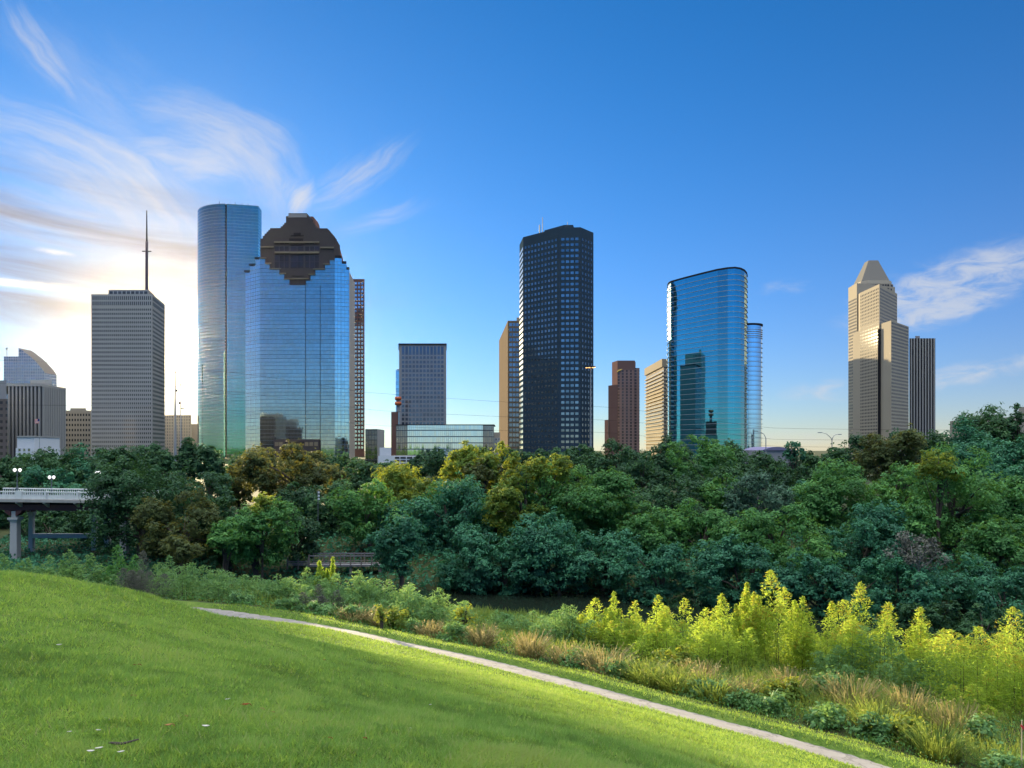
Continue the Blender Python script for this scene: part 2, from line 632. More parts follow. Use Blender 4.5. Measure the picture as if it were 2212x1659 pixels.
def ground(x, y):
    """Terrain height for arrays of x, y."""
    x = np.clip(np.asarray(x, float), -130, 130)
    y = np.clip(np.asarray(y, float), -20, 150)
    out_ = np.empty(x.size)
    xf, yf = x.ravel(), y.ravel()
    for i in range(0, xf.size, 40000):
        xs, ys = xf[i:i + 40000], yf[i:i + 40000]
        d = (xs[:, None] - ctrl[None, :, 0]) ** 2 + (ys[:, None] - ctrl[None, :, 1]) ** 2
        out_[i:i + 40000] = _U(d) @ _w[:_n] + _w[_n] + _w[_n + 1] * xs + _w[_n + 2] * ys
    return out_.reshape(x.shape)


def gz(x, y):
    return float(ground(np.array([x]), np.array([y]))[0])


# path centre line, extended past both ends of what is seen
_pc = [np.array((-52.0, 61.0)), np.array((-38.0, 57.0))] + [np.array((p.x, p.y)) for p in PATH3] + [np.array((15.5, 17.0)), np.array((21.0, 8.0)), np.array((27.0, -4.0))]
_pc = np.array(_pc)
# resample smoothly
_t = np.arange(len(_pc))
_ts = np.linspace(0, len(_pc) - 1, 400)


def catmull(pts, ts):
    o = []
    for t in ts:
        i = int(min(max(math.floor(t), 0), len(pts) - 2))
        f = t - i
        p0, p1, p2, p3 = pts[max(i - 1, 0)], pts[i], pts[i + 1], pts[min(i + 2, len(pts) - 1)]
        o.append(0.5 * (2 * p1 + (p2 - p0) * f + (2 * p0 - 5 * p1 + 4 * p2 - p3) * f * f + (3 * p1 - p0 - 3 * p2 + p3) * f ** 3))
    return np.array(o)


PC = catmull(_pc, _ts)
_tan = np.gradient(PC, axis=0)
_tan /= np.linalg.norm(_tan, axis=1)[:, None]
PN = np.stack([-_tan[:, 1], _tan[:, 0]], 1)      # points away from the lawn (towards the water)


def path_side(x, y):
    """Signed distance to the path: + on the scrub side, - on the lawn side."""
    x, y = np.asarray(x, float).ravel(), np.asarray(y, float).ravel()
    out_ = np.empty(x.size)
    for i in range(0, x.size, 20000):
        d = (x[i:i + 20000, None] - PC[None, :, 0]) ** 2 + (y[i:i + 20000, None] - PC[None, :, 1]) ** 2
        k = d.argmin(1)
        s = (x[i:i + 20000] - PC[k, 0]) * PN[k, 0] + (y[i:i + 20000] - PC[k, 1]) * PN[k, 1]
        out_[i:i + 20000] = np.sign(s) * np.sqrt(d.min(1))
    return out_


def vnoise(x, y, seed=0):
    """Smooth value noise, 0..1."""
    xi, yi = np.floor(x).astype(np.int64), np.floor(y).astype(np.int64)
    fx, fy = x - xi, y - yi
    fx, fy = fx * fx * (3 - 2 * fx), fy * fy * (3 - 2 * fy)

    def h(a, b_):
        n_ = (a * 374761393 + b_ * 668265263 + seed * 974711) & 0x7fffffff
        n_ = ((n_ ^ (n_ >> 13)) * 1274126177) & 0x7fffffff
        return ((n_ ^ (n_ >> 16)) & 0xffff) / 65535.0
    return (h(xi, yi) * (1 - fx) + h(xi + 1, yi) * fx) * (1 - fy) + (h(xi, yi + 1) * (1 - fx) + h(xi + 1, yi + 1) * fx) * fy


def fnoise(x, y, seed=0, oct_=3):
    s_, a = 0.0, 0.0
    for i in range(oct_):
        s_ = s_ + vnoise(x * 2 ** i, y * 2 ** i, seed + i) * 0.5 ** i
        a += 0.5 ** i
    return s_ / a


def bumps(x, y):
    d = np.hypot(x, y)
    return (fnoise(x * 1.3, y * 1.3, 5, 3) - .5) * 0.10 * np.clip(1.3 - d / 60, .2, 1) + (fnoise(x * .35, y * .35, 9, 2) - .5) * 0.16 * np.clip(d / 8, 0, 1)


def lip(sd):
    # the turf verge on the water side stands a little proud of the path
    a = np.clip((sd - 0.98) / 0.30, 0, 1)
    b_ = np.clip((sd - 2.3) / 0.9, 0, 1)
    return 0.27 * a * a * (3 - 2 * a) * (1 - b_) + 0.05 * np.clip((-sd - 0.95) / 0.25, 0, 1) * np.clip((2.2 + sd) / 1.0, 0, 1)


def axis(lo, hi, fine, grow, far):
    a = [0.0]
    st = fine
    while a[-1] < hi:
        a.append(a[-1] + st)
        st = min(st * grow, far)
    b = [0.0]
    st = fine
    while b[-1] > lo:
        b.append(b[-1] - st)
        st = min(st * grow, far)
    return np.array(b[:0:-1] + a)


gx = axis(-130, 130, 0.20, 1.014, 3.0)
gy = axis(-20, 150, 0.20, 1.0075, 2.5)
gx = np.concatenate([[-2500, -1200, -500, -220], gx, [220, 500, 1200, 2500]])
gy = np.concatenate([[-1000, -250, -70], gy, [220, 400, 900, 2000, 3000]])
XX, YY = np.meshgrid(gx, gy)
ZZ = ground(XX, YY)
PS = path_side(XX, YY).reshape(XX.shape)
ZZ = ZZ + lip(PS) + np.where(np.abs(PS) > 1.0, bumps(XX, YY) * np.clip((np.abs(PS) - 1.0) / .6, 0, 1) * (PS < 3), 0) - 0.09 * np.clip((0.95 - np.abs(PS)) / 0.15, 0, 1)
# the verge on the water side stands a little proud of the path, small lumps in the turf
ny, nx = XX.shape
tm = bpy.data.meshes.new('ground')
tm.vertices.add(nx * ny)
tm.vertices.foreach_set('co', np.stack([XX, YY, ZZ], -1).astype(np.float32).ravel())
ii = (np.arange(ny - 1)[:, None] * nx + np.arange(nx - 1)[None, :]).ravel()
fq = np.stack([ii, ii + 1, ii + 1 + nx, ii + nx], 1).astype(np.int32)
tm.loops.add(fq.size)
tm.loops.foreach_set('vertex_index', fq.ravel())
tm.polygons.add(len(fq))
tm.polygons.foreach_set('loop_start', np.arange(0, fq.size, 4, dtype=np.int32))
tm.polygons.foreach_set('use_smooth', np.ones(len(fq), dtype=bool))
tm.update(calc_edges=True)
za = tm.attributes.new('side', 'FLOAT', 'POINT')
za.data.foreach_set('value', PS.astype(np.float32).ravel())

m_ground, t, b = new_mat('ground_turf')
at = t.nodes.new('ShaderNodeAttribute')
at.attribute_name = 'side'
sd = E(t, at.outputs['Fac'])
g = t.nodes.new('ShaderNodeNewGeometry')
pos = g.outputs['Position']
nA = noise(t, pos, 0.35, 5.0, 0.6)
nB = noise(t, pos, 4.0, 4.0, 0.65)
nC = noise(t, pos, 22.0, 3.0, 0.6)
turf = ramp(t, nA * 0.5 + nB * 0.3 + nC * 0.2, [(0.30, (0.030, 0.055, 0.010)), (0.48, (0.075, 0.135, 0.020)), (0.62, (0.135, 0.190, 0.035)), (0.75, (0.21, 0.21, 0.070))])
soil = ramp(t, nA * 0.6 + nB * 0.4, [(0.3, (0.018, 0.026, 0.010)), (0.55, (0.040, 0.050, 0.018)), (0.75, (0.085, 0.080, 0.034))])
col = mixc(t, (sd + (nB - 0.5) * 0.5).smooth(1.6, 2.3), turf, soil)
t.links.new(col, b.inputs['Base Color'])
b.inputs['Roughness'].default_value = 0.9
b.inputs['Specular IOR Level'].default_value = 0.15
bp = t.nodes.new('ShaderNodeBump')
bp.inputs['Strength'].default_value = 0.9
bp.inputs['Distance'].default_value = 0.06
put(t, nB * 0.7 + nC * 0.3, bp.inputs['Height'])
t.links.new(bp.outputs[0], b.inputs['Normal'])
tm.materials.append(m_ground)
ground_ob = bpy.data.objects.new('ground', tm)
ground_ob['kind'] = 'structure'
COL.objects.link(ground_ob)

# gravel footpath: a sheet lying 4 mm and more above the turf
m_path, t, b = new_mat('crushed_gravel')
g = t.nodes.new('ShaderNodeNewGeometry')
n1 = noise(t, g.outputs['Position'], 1.2, 5.0, 0.6)
n2 = noise(t, g.outputs['Position'], 30.0, 4.0, 0.7)
vor = t.nodes.new('ShaderNodeTexVoronoi')
vor.feature = 'DISTANCE_TO_EDGE'
vor.inputs['Scale'].default_value = 0.45
t.links.new(noise(t, g.outputs['Position'], 0.8, 4.0, 0.6, color=True), vor.inputs['Vector'])
crk = E(t, vor.outputs['Distance']).lt(0.008)
c = ramp(t, n1 * 0.6 + n2 * 0.4, [(0.3, (0.18, 0.162, 0.145)), (0.6, (0.275, 0.25, 0.225)), (0.8, (0.34, 0.31, 0.28))])
c = mixc(t, crk * 0.6, c, (0.10, 0.09, 0.08))
t.links.new(c, b.inputs['Base Color'])
b.inputs['Roughness'].default_value = 0.9
bp = t.nodes.new('ShaderNodeBump')
bp.inputs['Strength'].default_value = 0.5
bp.inputs['Distance'].default_value = 0.01
put(t, n2, bp.inputs['Height'])
t.links.new(bp.outputs[0], b.inputs['Normal'])
PATH_HALF = 1.02
mb = MB()
rows = []
for i in range(len(PC)):
    r_ = []
    for k in range(7):
        w = (k / 6.0 * 2 - 1) * (PATH_HALF + 0.05 * math.sin(i * 0.31) + 0.07 * (random.random() - .5))
        r_.append((PC[i, 0] + PN[i, 0] * w, PC[i, 1] + PN[i, 1] * w))
    rows.append(r_)
fl = np.array(rows)
zz_ = ground(fl[..., 0], fl[..., 1]) + 0.03
for i in range(len(PC) - 1):
    for k in range(6):
        mb.poly([(*fl[i, k], zz_[i, k]), (*fl[i + 1, k], zz_[i + 1, k]), (*fl[i + 1, k + 1], zz_[i + 1, k + 1]), (*fl[i, k + 1], zz_[i, k + 1])])
po = mb.build('path', m_path, smooth=True)
po['kind'] = 'structure'

# bayou water
m_water, t, b = new_mat('bayou_water')
b.inputs['Base Color'].default_value = (0.012, 0.020, 0.014, 1)
b.inputs['Roughness'].default_value = 0.06
g = t.nodes.new('ShaderNodeNewGeometry')
bp = t.nodes.new('ShaderNodeBump')
bp.inputs['Strength'].default_value = 0.25
bp.inputs['Distance'].default_value = 0.05
put(t, noise(t, g.outputs['Position'], 1.6, 3.0), bp.inputs['Height'])
t.links.new(bp.outputs[0], b.inputs['Normal'])
wv = MB()
wv.poly([(-130, 60, CZ - 15.6), (130, 20, CZ - 15.6), (130, 95, CZ - 15.6), (-130, 125, CZ - 15.6)])
wo = wv.build('water', m_water)
wo['kind'] = 'structure'

# ------------------------------------------------------------------ skyline helpers
BASE = CZ - 14.0
UNITBOX = {}


def win_mesh(w, h, mat, d=0.16):
    key = (round(w, 3), round(h, 3), mat.name)
    if key not in UNITBOX:
        mb = MB()
        mb.box((0, 0, 0), (w, d, h))
        me_o = mb.build('window', mat)
        UNITBOX[key] = me_o.data
        bpy.data.objects.remove(me_o)
    return UNITBOX[key]


def windows(parent, faces, mat, cap=100, name='window'):
    """faces: list of (p, q, ncol, z_rows(list of centre heights), w, h, m0, m1). The first `cap` windows become parts of
    their own, the remainder one part of kind stuff."""
    made = 0
    rest = MB()
    for (p, q, nc, zs, w, h, m0, m1) in faces:
        p, q = Vector((p[0], p[1], 0)), Vector((q[0], q[1], 0))
        d = (q - p)
        L = d.length
        d.normalize()
        nrm = Vector((d.y, -d.x, 0))
        rz = math.atan2(d.y, d.x)
        span = L - m0 - m1
        for z in zs:
            for k in range(nc):
                c = p + d * (m0 + span * (k + 0.5) / nc)
                if made < cap:
                    o = bpy.data.objects.new(name, win_mesh(w, h, mat))
                    o.location = (c.x, c.y, z)
                    o.rotation_euler = (0, 0, rz)
                    link(o, parent)
                    made += 1
                else:
                    a = c - d * (w / 2) + nrm * 0.08
                    e = c + d * (w / 2) + nrm * 0.08
                    rest.poly([(a.x, a.y, z - h / 2), (e.x, e.y, z - h / 2), (e.x, e.y, z + h / 2), (a.x, a.y, z + h / 2)])
    if rest.f:
        o = rest.build(name + 's', mat, parent)
        o['kind'] = 'stuff'


def rows(z0, z1, n):
    return [z1 - (z1 - z0) * (i + 0.5) / n for i in range(n)]


def bld(name, label, vx, Y, group=None, cat='building'):
    x, y = G(vx, Y)
    return thing(name, label, cat, (x, y, BASE), group)


def hide(p, yb):
    """A back corner set so that the flank of the block tapers out of sight."""
    return (p[0] * yb / p[1], yb)


def back(pts, dy):
    """Close a front polyline into a plan polygon by running it dy metres back."""
    f, l = pts[0], pts[-1]
    yb = max(p[1] for p in pts) + dy
    return list(pts) + [hide(l, yb), hide(f, yb)]


m_conc = plain('pale_concrete', (0.36, 0.35, 0.33), 0.8, var=0.10, scale=0.03)
m_conc_d = plain('grey_concrete', (0.27, 0.27, 0.28), 0.8, var=0.10, scale=0.03)
m_beige = plain('beige_precast', (0.38, 0.335, 0.265), 0.75, var=0.08, scale=0.03)
m_brown = plain('brown_granite', (0.072, 0.066, 0.070), 0.5, var=0.18, scale=0.06)
m_red = plain('red_granite', (0.165, 0.105, 0.10), 0.45, var=0.12, scale=0.05)
m_redbr = plain('red_brown_granite', (0.17, 0.095, 0.08), 0.4, var=0.15, scale=0.05)
m_slate = plain('polished_dark_granite', (0.036, 0.062, 0.092), 0.3, var=0.2, scale=0.04)
m_dark = plain('dark_metal', (0.03, 0.03, 0.035), 0.5, var=0.1)
m_roof = plain('roof_gravel', (0.16, 0.15, 0.14), 0.9, var=0.2)
m_white = plain('white_stucco', (0.66, 0.68, 0.70), 0.8, var=0.06, scale=0.05)
m_steel = plain('galvanised_steel', (0.34, 0.35, 0.36), 0.45, metal=0.6)
g_dark = glass_pane('dark_window_glass', (0.05, 0.06, 0.075), 0.5, 0.12)
g_mid = glass_pane('tinted_window_glass', (0.22, 0.27, 0.31), 0.8, 0.08)
g_silver = glass_pane('silver_window_glass', (0.55, 0.62, 0.68), 0.95, 0.06, 0.35)

# ---- far left: glass tower with a curved sail top
b_ = bld('sail_tower', 'grey glass tower whose roof sweeps down in a curve, behind the columned block', 55, 1000)
Y = 1000.0
mg = curtain('pewter_glass', (0.34, 0.38, 0.42), (0.2, 0.2, 0.2), 3.0, 4.0, 0.08, 0.10)
x0, x1, x2 = G(8, Y)[0], G(40, Y)[0], G(97, Y)[0]
MB().prism([(x0, Y), (x1, Y + 0.3), (x1, Y + 30), (x0, Y + 30)], BASE, ht(770, Y), top=1).build('slab', [mg, m_roof], b_)
sail = [(40, 752), (48, 757), (57, 764), (66, 771), (75, 779), (84, 789), (91, 797), (97, 806)]
mb = MB()
fr = [(G(v, Y)[0], Y, ht(w, Y)) for v, w in sail]
bk = [(p[0], Y + 26, p[2]) for p in fr]
mb.poly([(x1, Y, BASE), (x2, Y, BASE)] + fr[::-1], [(p[0], p[2]) for p in [(x1, Y, BASE), (x2, Y, BASE)] + fr[::-1]])
mb.poly([(x2, Y, BASE), (x2, Y + 26, BASE), bk[-1], fr[-1]], [(0, BASE), (26, BASE), (26, fr[-1][2]), (0, fr[-1][2])])
mb.poly([(x1, Y + 26, BASE), (x1, Y, BASE), fr[0], bk[0]], [(0, BASE), (26, BASE), (26, fr[0][2]), (0, fr[0][2])])
for i in range(len(fr) - 1):
    mb.poly([fr[i], fr[i + 1], bk[i + 1], bk[i]], None, 1)
mb.build('sail', [mg, m_roof], b_)
p = P(9.5, 770, Y)
MB().tube([(p.x, p.y + 5, p.z - 1), (p.x, p.y + 5, p.z + 11)], 0.5).build('mast', m_steel, b_)
MB().box((p.x, p.y + 5, p.z + 10.5), (2.4, 1.2, 3.0)).build('aerial', m_white, b_)

# ---- columned stone block
Y = 520.0
b_ = bld('columned_block', 'broad stone office block with tall vertical piers at the far left behind the flag', 60, Y)
c0, c1, c2 = G(17, Y), G(90, Y), G(140, Y + 34)
top = ht(835, Y)
MB().prism(back([c0, c1, c2], 40), BASE, top, top=1).build('body', [plain('recessed_glazing', (0.075, 0.075, 0.08), 0.35), m_roof], b_)
fpier = MB()
for (a, e, n, nm) in ((c0, c1, 9, 'pier'), (c1, c2, 13, 'pier')):
    a, e = Vector((*a, 0)), Vector((*e, 0))
    d = (e - a).normalized()
    nrm = Vector((d.y, -d.x, 0))
    L = (e - a).length
    for k in range(n):
        c = a + d * L * (k + 0.5) / n + nrm * 0.5
        mb = MB().box((c.x, c.y, (BASE + top) / 2), (L / n * (0.45 if n == 9 else 0.6), 1.0, top - BASE - 0.2), rz=math.atan2(d.y, d.x))
        mb.build(nm, m_conc, b_)
cc = back([(c0[0] - 0.5, c0[1] - 1.2), (c1[0] + 0.3, c1[1] - 1.2), (c2[0] + 1.2, c2[1] - 0.6)], 42)
MB().prism(cc, top, top + 1.6, bottom=True).build('cornice', m_conc, b_)
MB().prism([G(65, Y + 12), G(112, Y + 12), G(112, Y + 40), G(65, Y + 40)], top + 1.6, ht(821, Y + 12)).build('penthouse', m_conc, b_)

# ---- plain brown block at the picture's edge
Y = 470.0
b_ = bld('brown_block', 'plain brown office slab cut by the left edge of the view, beside the columned block', 5, Y)
MB().prism([G(-60, Y), G(16.5, Y), G(16.5, Y + 40), G(-60, Y + 40)], BASE, ht(862, Y), top=1).build('body', [gridwall('brown_grid', (0.15, 0.125, 0.115), (0.05, 0.05, 0.06), 3.4, 3.9, 0.5, 0.45), m_roof], b_)
MB().prism([G(-60, Y + 6), G(14, Y + 6), G(14, Y + 30), G(-60, Y + 30)], ht(862, Y), ht(822, Y + 6)).build('penthouse', m_conc_d, b_)

# ---- low white hall
Y = 330.0
b_ = bld('white_hall', 'low pale stone hall with few small windows in front of the columned block', 80, Y)
l0, l1, l2 = G(34, Y), G(72, Y), G(130, Y + 24)
MB().prism(back([l0, l1, l2], 16), BASE, ht(968, Y), top=1).build('base_wing', [m_white, m_roof], b_)
MB().prism(back([G(37, Y + 2), G(75, Y + 2), G(129, Y + 25)], 12), ht(968, Y), ht(944, Y), top=1).build('upper_wing', [m_white, m_roof], b_)
MB().prism(back([G(36.6, Y + 1.6), G(75, Y + 1.6), G(129.4, Y + 24.6)], 12), ht(944, Y) - 0.1, ht(944, Y) + 0.5, bottom=True).build('coping', m_conc, b_)
windows(b_, [(l0, l1, 3, [ht(972, Y), ht(981, Y), ht(990, Y)], 0.9, 1.1, 0.6, 0.8)], g_mid)

# ---- flag
Y = 300.0
b_ = thing('flag', 'small red and white striped flag flying before the columned block', 'flag', P(85.5, 985, Y))
p = P(85.5, 985, Y); q = P(85.5, 905, Y)
MB().tube([p, q], [0.11, 0.06]).build('pole', m_steel, b_)
m_flag, t, b = new_mat('flag_cloth')
u, v = uvxy(t)
st_ = (v * 6.5).fract().lt(0.5)
cc_ = mixc(t, st_, (0.75, 0.70, 0.66), (0.55, 0.04, 0.05))
cc_ = mixc(t, u.lt(0.4) * v.gt(0.46), cc_, (0.03, 0.04, 0.16))
t.links.new(cc_, b.inputs['Base Color'])
tr = t.nodes.new('ShaderNodeBsdfTranslucent'); t.links.new(cc_, tr.inputs[0])
mx = t.nodes.new('ShaderNodeMixShader'); mx.inputs[0].default_value = 0.5
t.links.new(b.outputs[0], mx.inputs[1]); t.links.new(tr.outputs[0], mx.inputs[2])
t.links.new(mx.outputs[0], t.nodes['Material Output'].inputs[0])
mb = MB()
nf = 10
for i in range(nf):
    for s_ in (0, 1):
        pass
    a0, a1 = i / nf, (i + 1) / nf
    def fp(a, h):
        return (q.x - 0.06 - a * 1.9, q.y + 0.18 * math.sin(a * 7), q.z - 0.1 - (1 - h) * 1.75 + 0.14 * math.sin(a * 5))
    mb.poly([fp(a0, 0), fp(a1, 0), fp(a1, 1), fp(a0, 1)], [(a0, 0), (a1, 0), (a1, 1), (a0, 1)])
mb.build('cloth', m_flag, b_, smooth=True)

# ---- grid office between the columned block and the mast tower
Y = 620.0
b_ = bld('grid_office', 'low sand coloured office with rows of small square windows left of the antenna tower', 168, Y)
top = ht(887, Y)
a, e = G(140, Y), G(197, Y)
MB().prism(back([a, e], 30), BASE, top, top=1).build('body', [m_beige, m_roof], b_)
MB().prism([G(152, Y + 6), G(186, Y + 6), G(186, Y + 22), G(152, Y + 22)], top, ht(882, Y + 6)).build('penthouse', m_beige, b_)
windows(b_, [(a, e, 9, rows(BASE + 2, top - 1.5, 10), 1.15, 1.9, 0.5, 0.5)], g_dark)

# ---- tall tower with the antenna mast
Y = 700.0
b_ = bld('antenna_tower', 'tall pale office tower with a long thin antenna mast on its roof, hiding the sun', 265, Y)
a, c, e = G(197, Y), G(329, Y), G(356, Y + 50)
top = ht(636, Y)
MB().prism(back([a, c, e], 30), BASE, top, top=1).build('body', [m_conc, m_roof], b_)
pa, pc_, pe = G(234, Y + 8), G(321, Y + 8), G(334, Y + 34)
ptop = ht(626, Y + 8)
MB().prism(back([pa, pc_, pe], 8), top, ptop, top=1).build('penthouse', [m_conc, m_roof], b_)
zr = [top - 3.4, top - 8.3] + rows(BASE + 6, top - 12, 35)
windows(b_, [(a, c, 30, zr[:2], 0.95, 3.4, 0.8, 0.8), (pa, pc_, 9, [(top + ptop) / 2 + 0.2], 3.0, 2.6, 0.6, 0.6), (a, c, 30, zr[2:], 1.0, 1.9, 0.8, 0.8),
             (c, e, 24, zr[:2], 1.1, 3.4, 1, 1), (c, e, 24, zr[2:], 1.15, 1.9, 1, 1)], glass_pane('grey_tower_glass', (0.12, 0.125, 0.135), 0.5, 0.12))
mp = P(317, 626, Y + 12)
mb = MB().tube([mp, (mp.x, mp.y, ht(522, Y + 12))], [1.35, 1.15], 10)
an = mb.build('antenna', plain('grey_painted_mast', (0.10, 0.09, 0.12), 0.6), b_)
MB().tube([(mp.x, mp.y, ht(522, Y + 12)), (mp.x, mp.y, ht(455, Y + 12))], [0.75, 0.4], 8).build('spire', m_dark, an)
MB().box((mp.x, mp.y, ht(543, Y + 12)), (8.4, 0.7, 0.8)).build('crossarm', m_dark, an)

# ---- two slender poles in the gap of bright sky
for vx, vy, r, s in ((378.5, 806, 0.42, 'taller thick'), (390.6, 833, 0.26, 'shorter thin')):
    Y = 190.0
    base = P(vx, 968, Y); base.z = CZ - 8
    tp = P(vx, vy, Y)
    o = thing('mast_pole', s + ' tapered steel pole standing in the bright gap right of the antenna tower', 'pole', base, 'pair of steel poles')
    MB().tube([base, (tp.x, tp.y, base.z + (tp.z - base.z) * 0.6), tp], [r * 1.9 * 0.6, r * 1.0 * 0.6, r * 0.35 * 0.6], 10).build('shaft', m_steel, o)
    MB().lathe((tp.x, tp.y, tp.z), [(0.0, 0.5), (0.12, 0.35), (0.12, 0), (0, -0.1)], 8).build('finial', m_dark, o)
    f_ = P(vx, vy + 38, Y)
    MB().box((f_.x + (0.35 if r > 0.3 else -0.3), f_.y, f_.z), (0.35, 0.3, 0.5)).build('bracket', m_dark, o)
    if r < 0.3:
        MB().box((f_.x + 0.45, f_.y, f_.z - 1.3), (0.7, 0.2, 0.2)).build('bracket', m_dark, o)

# ---- low block glowing behind the poles
Y = 1010.0
b_ = bld('stepped_block', 'plain low block with a stepped corner between the antenna tower and the rounded tower', 390, Y)
MB().prism([G(345, Y), G(413, Y), G(413, Y + 40), G(345, Y + 40)], BASE, ht(897, Y), top=1).build('body', [gridwall('tan_grid', (0.32, 0.28, 0.22), (0.2, 0.19, 0.18), 3.2, 4.0, 0.35, 0.5), m_roof], b_)
MB().prism([G(413.2, Y + 4), G(432, Y + 4), G(432, Y + 40), G(413.2, Y + 40)], BASE, ht(916, Y + 4), top=1).build('wing', [m_beige, m_roof], b_)

# ---- rounded teal glass tower
Y = 945.0
b_ = bld('rounded_tower', 'tallest blue green mirror glass tower with a rounded side and rooftop aerials', 495, Y)
mg = curtain('teal_mirror_glass', (0.13, 0.40, 0.38), (0.05, 0.10, 0.12), 1.5, 3.9, 0.07, 0.09, wob=0.004, dark=0.12)
cx, cyy, rr = G(488, Y)[0], Y + 51, 51
arc = [(cx - 0.9 - rr * math.sin(t_ * math.pi / 2), cyy - rr * math.cos(t_ * math.pi / 2)) for t_ in [i / 28 for i in range(29)]]
top = ht(440, Y)
MB().prism(arc[::-1] + [(cx - 0.9, cyy + 40), (arc[-1][0], cyy + 40)], BASE, top, top=1).build('rounded_half', [mg, m_roof], b_)
r0, r1, r2 = (cx + 0.9, Y + 0.5), G(558, Y + 9), G(565, Y + 27)
MB().prism([r0, r1, r2, G(559, Y + 92), (cx + 0.9, cyy + 40)], BASE, top, top=1).build('flat_half', [mg, m_roof], b_)
MB().prism([(cx - 0.9, Y + 2.2), (cx + 0.9, Y + 2.2), (cx + 0.9, Y + 12), (cx - 0.9, Y + 12)], BASE, top - 0.2).build('seam', plain('bronze_seam', (0.10, 0.07, 0.06), 0.5), b_)
for vx, h_, k in ((468, 2, 0), (474, 9, 1), (486, 6, 0), (493, 3, 0), (499, 4, 0), (508, 8, 2), (523, 6, 2), (536, 6, 1)):
    x, y = G(vx, Y + 20)
    a_ = MB().tube([(x, y, top), (x, y, top + h_)], 0.28, 6).build('aerial', m_dark, b_)
    if k == 1:
        MB().box((x, y, top + h_ * 0.62), (4.2, 0.4, 0.5)).build('crossbar', m_dark, a_)
    if k == 2:
        MB().lathe((x, y, top + h_ * 0.5), [(0, 1.2), (1.1, 0.6), (1.1, -0.6), (0, -1.2)], 10).build('dish', m_dark, a_)

# ---- stepped granite and glass tower
Y = 800.0
b_ = bld('stepped_glass_tower', 'broad blue mirror glass tower wearing a stepped brown granite crown and hanging granite wedge', 640, Y)
def z2(zx, zy, Yd=Y):          # detail coordinates of the crown, turned into a point
    return 403.2 + 0.3818 * zx, 403.2 + 0.3818 * zy
mg_c = curtain('blue_mirror_glass', (0.33, 0.46, 0.48), (0.08, 0.13, 0.20), 1.5, 3.9, 0.07, 0.10, wob=0.004, dark=0.22)
mg_f = curtain('pale_blue_mirror_glass', (0.46, 0.66, 0.70), (0.10, 0.17, 0.26), 3.0, 3.9, 0.07, 0.09, wob=0.008, dark=0.16)
L2, L1, R1, R2, R3 = G(530, Y + 17), G(561.7, Y), G(723, Y), G(754.5, Y + 4), G(762.5, Y + 50)
zc = ht(z2(0, 405)[1], Y)
xl, xr = L1[0], R1[0]
MB().prism([L1, R1, hide(R1, Y + 50), (xl, Y + 50)], BASE, zc, top=1).build('glass_front', [mg_c, m_roof], b_)
# facets step down towards the sides, each step a prism with its own dark cap
def along(a, c, f):
    return (a[0] + (c[0] - a[0]) * f, a[1] + (c[1] - a[1]) * f)
for side, A_, B_, cut, hz in (('l', L1, L2, (0, .30, .66, 1.0), (392, 422, 452)), ('r', R1, R2, (0, .48, .80, 1.0), (390, 420, 452))):
    for i in range(3):
        p_, q_ = along(A_, B_, cut[i]), along(A_, B_, cut[i + 1])
        if side == 'l':
            p_ = (p_[0] - 0.02, p_[1]); poly_ = [q_, p_, (p_[0], Y + 60), (q_[0], Y + 60)]
        else:
            p_ = (p_[0] + 0.02, p_[1]); poly_ = [p_, q_, (hide(q_, Y + 52)[0] - .5, Y + 52), (p_[0] - 4, Y + 52)]
        zt = ht(z2(0, hz[i] + 14)[1], Y)
        MB().prism(poly_, BASE, zt).build('glass_facet', mg_f, b_)
        xs = sorted((p_[0], q_[0]))
        ym = min(p_[1], q_[1])
        yb_ = Y + (50 if side == 'r' else 58)
        MB().prism([(xs[0], ym + 1.5), (xs[1], ym + 1.5), (xs[1] * yb_ / (ym + 1.5) if side == 'r' else xs[1], yb_), (xs[0] * yb_ / (ym + 1.5) if side == 'r' else xs[0], yb_)], zt, zt + (3.0 if side == 'r' else 1.6), bottom=True).build('ledge', m_dark, b_)
MB().prism([R2, R3, (R3[0] - 8, Y + 62), (R2[0] - 6, Y + 62)], BASE, ht(z2(0, 475)[1], Y)).build('side_wall', m_conc, b_)
out1 = [(417, 405), (445, 405), (445, 437), (470, 437), (470, 470), (525, 470), (525, 497), (552, 497), (552, 527), (581, 527), (581, 557),
        (674, 557), (674, 532), (700, 532), (700, 502), (727, 502), (727, 472), (782, 472), (782, 443), (809, 443), (809, 415), (836, 415),
        (836, 295), (826, 285), (826, 278), (818, 270), (818, 262), (808, 254), (808, 248), (796, 242), (796, 236), (732, 236), (722, 210), (706, 195), (690, 176), (680, 165), (680, 151), (576, 151), (576, 168), (562, 168),
        (562, 205), (552, 205), (552, 215), (543, 215), (543, 225), (532, 225), (532, 235), (472, 235), (472, 245), (462, 245), (462, 255), (452, 255), (452, 266), (441, 266), (441, 279), (430, 279), (430, 294), (417, 294)]
fr = [P(*z2(a_, c_), Y - 0.6) for a_, c_ in out1]
mb = MB()
mb.poly(fr)
bk = [(p.x, p.y + 26, p.z) for p in fr]
mb.poly(bk[::-1])
for i in range(len(fr)):
    j = (i + 1) % len(fr)
    mb.poly([fr[j], fr[i], bk[i], bk[j]])
crown = mb.build('granite_crown', m_brown, b_)
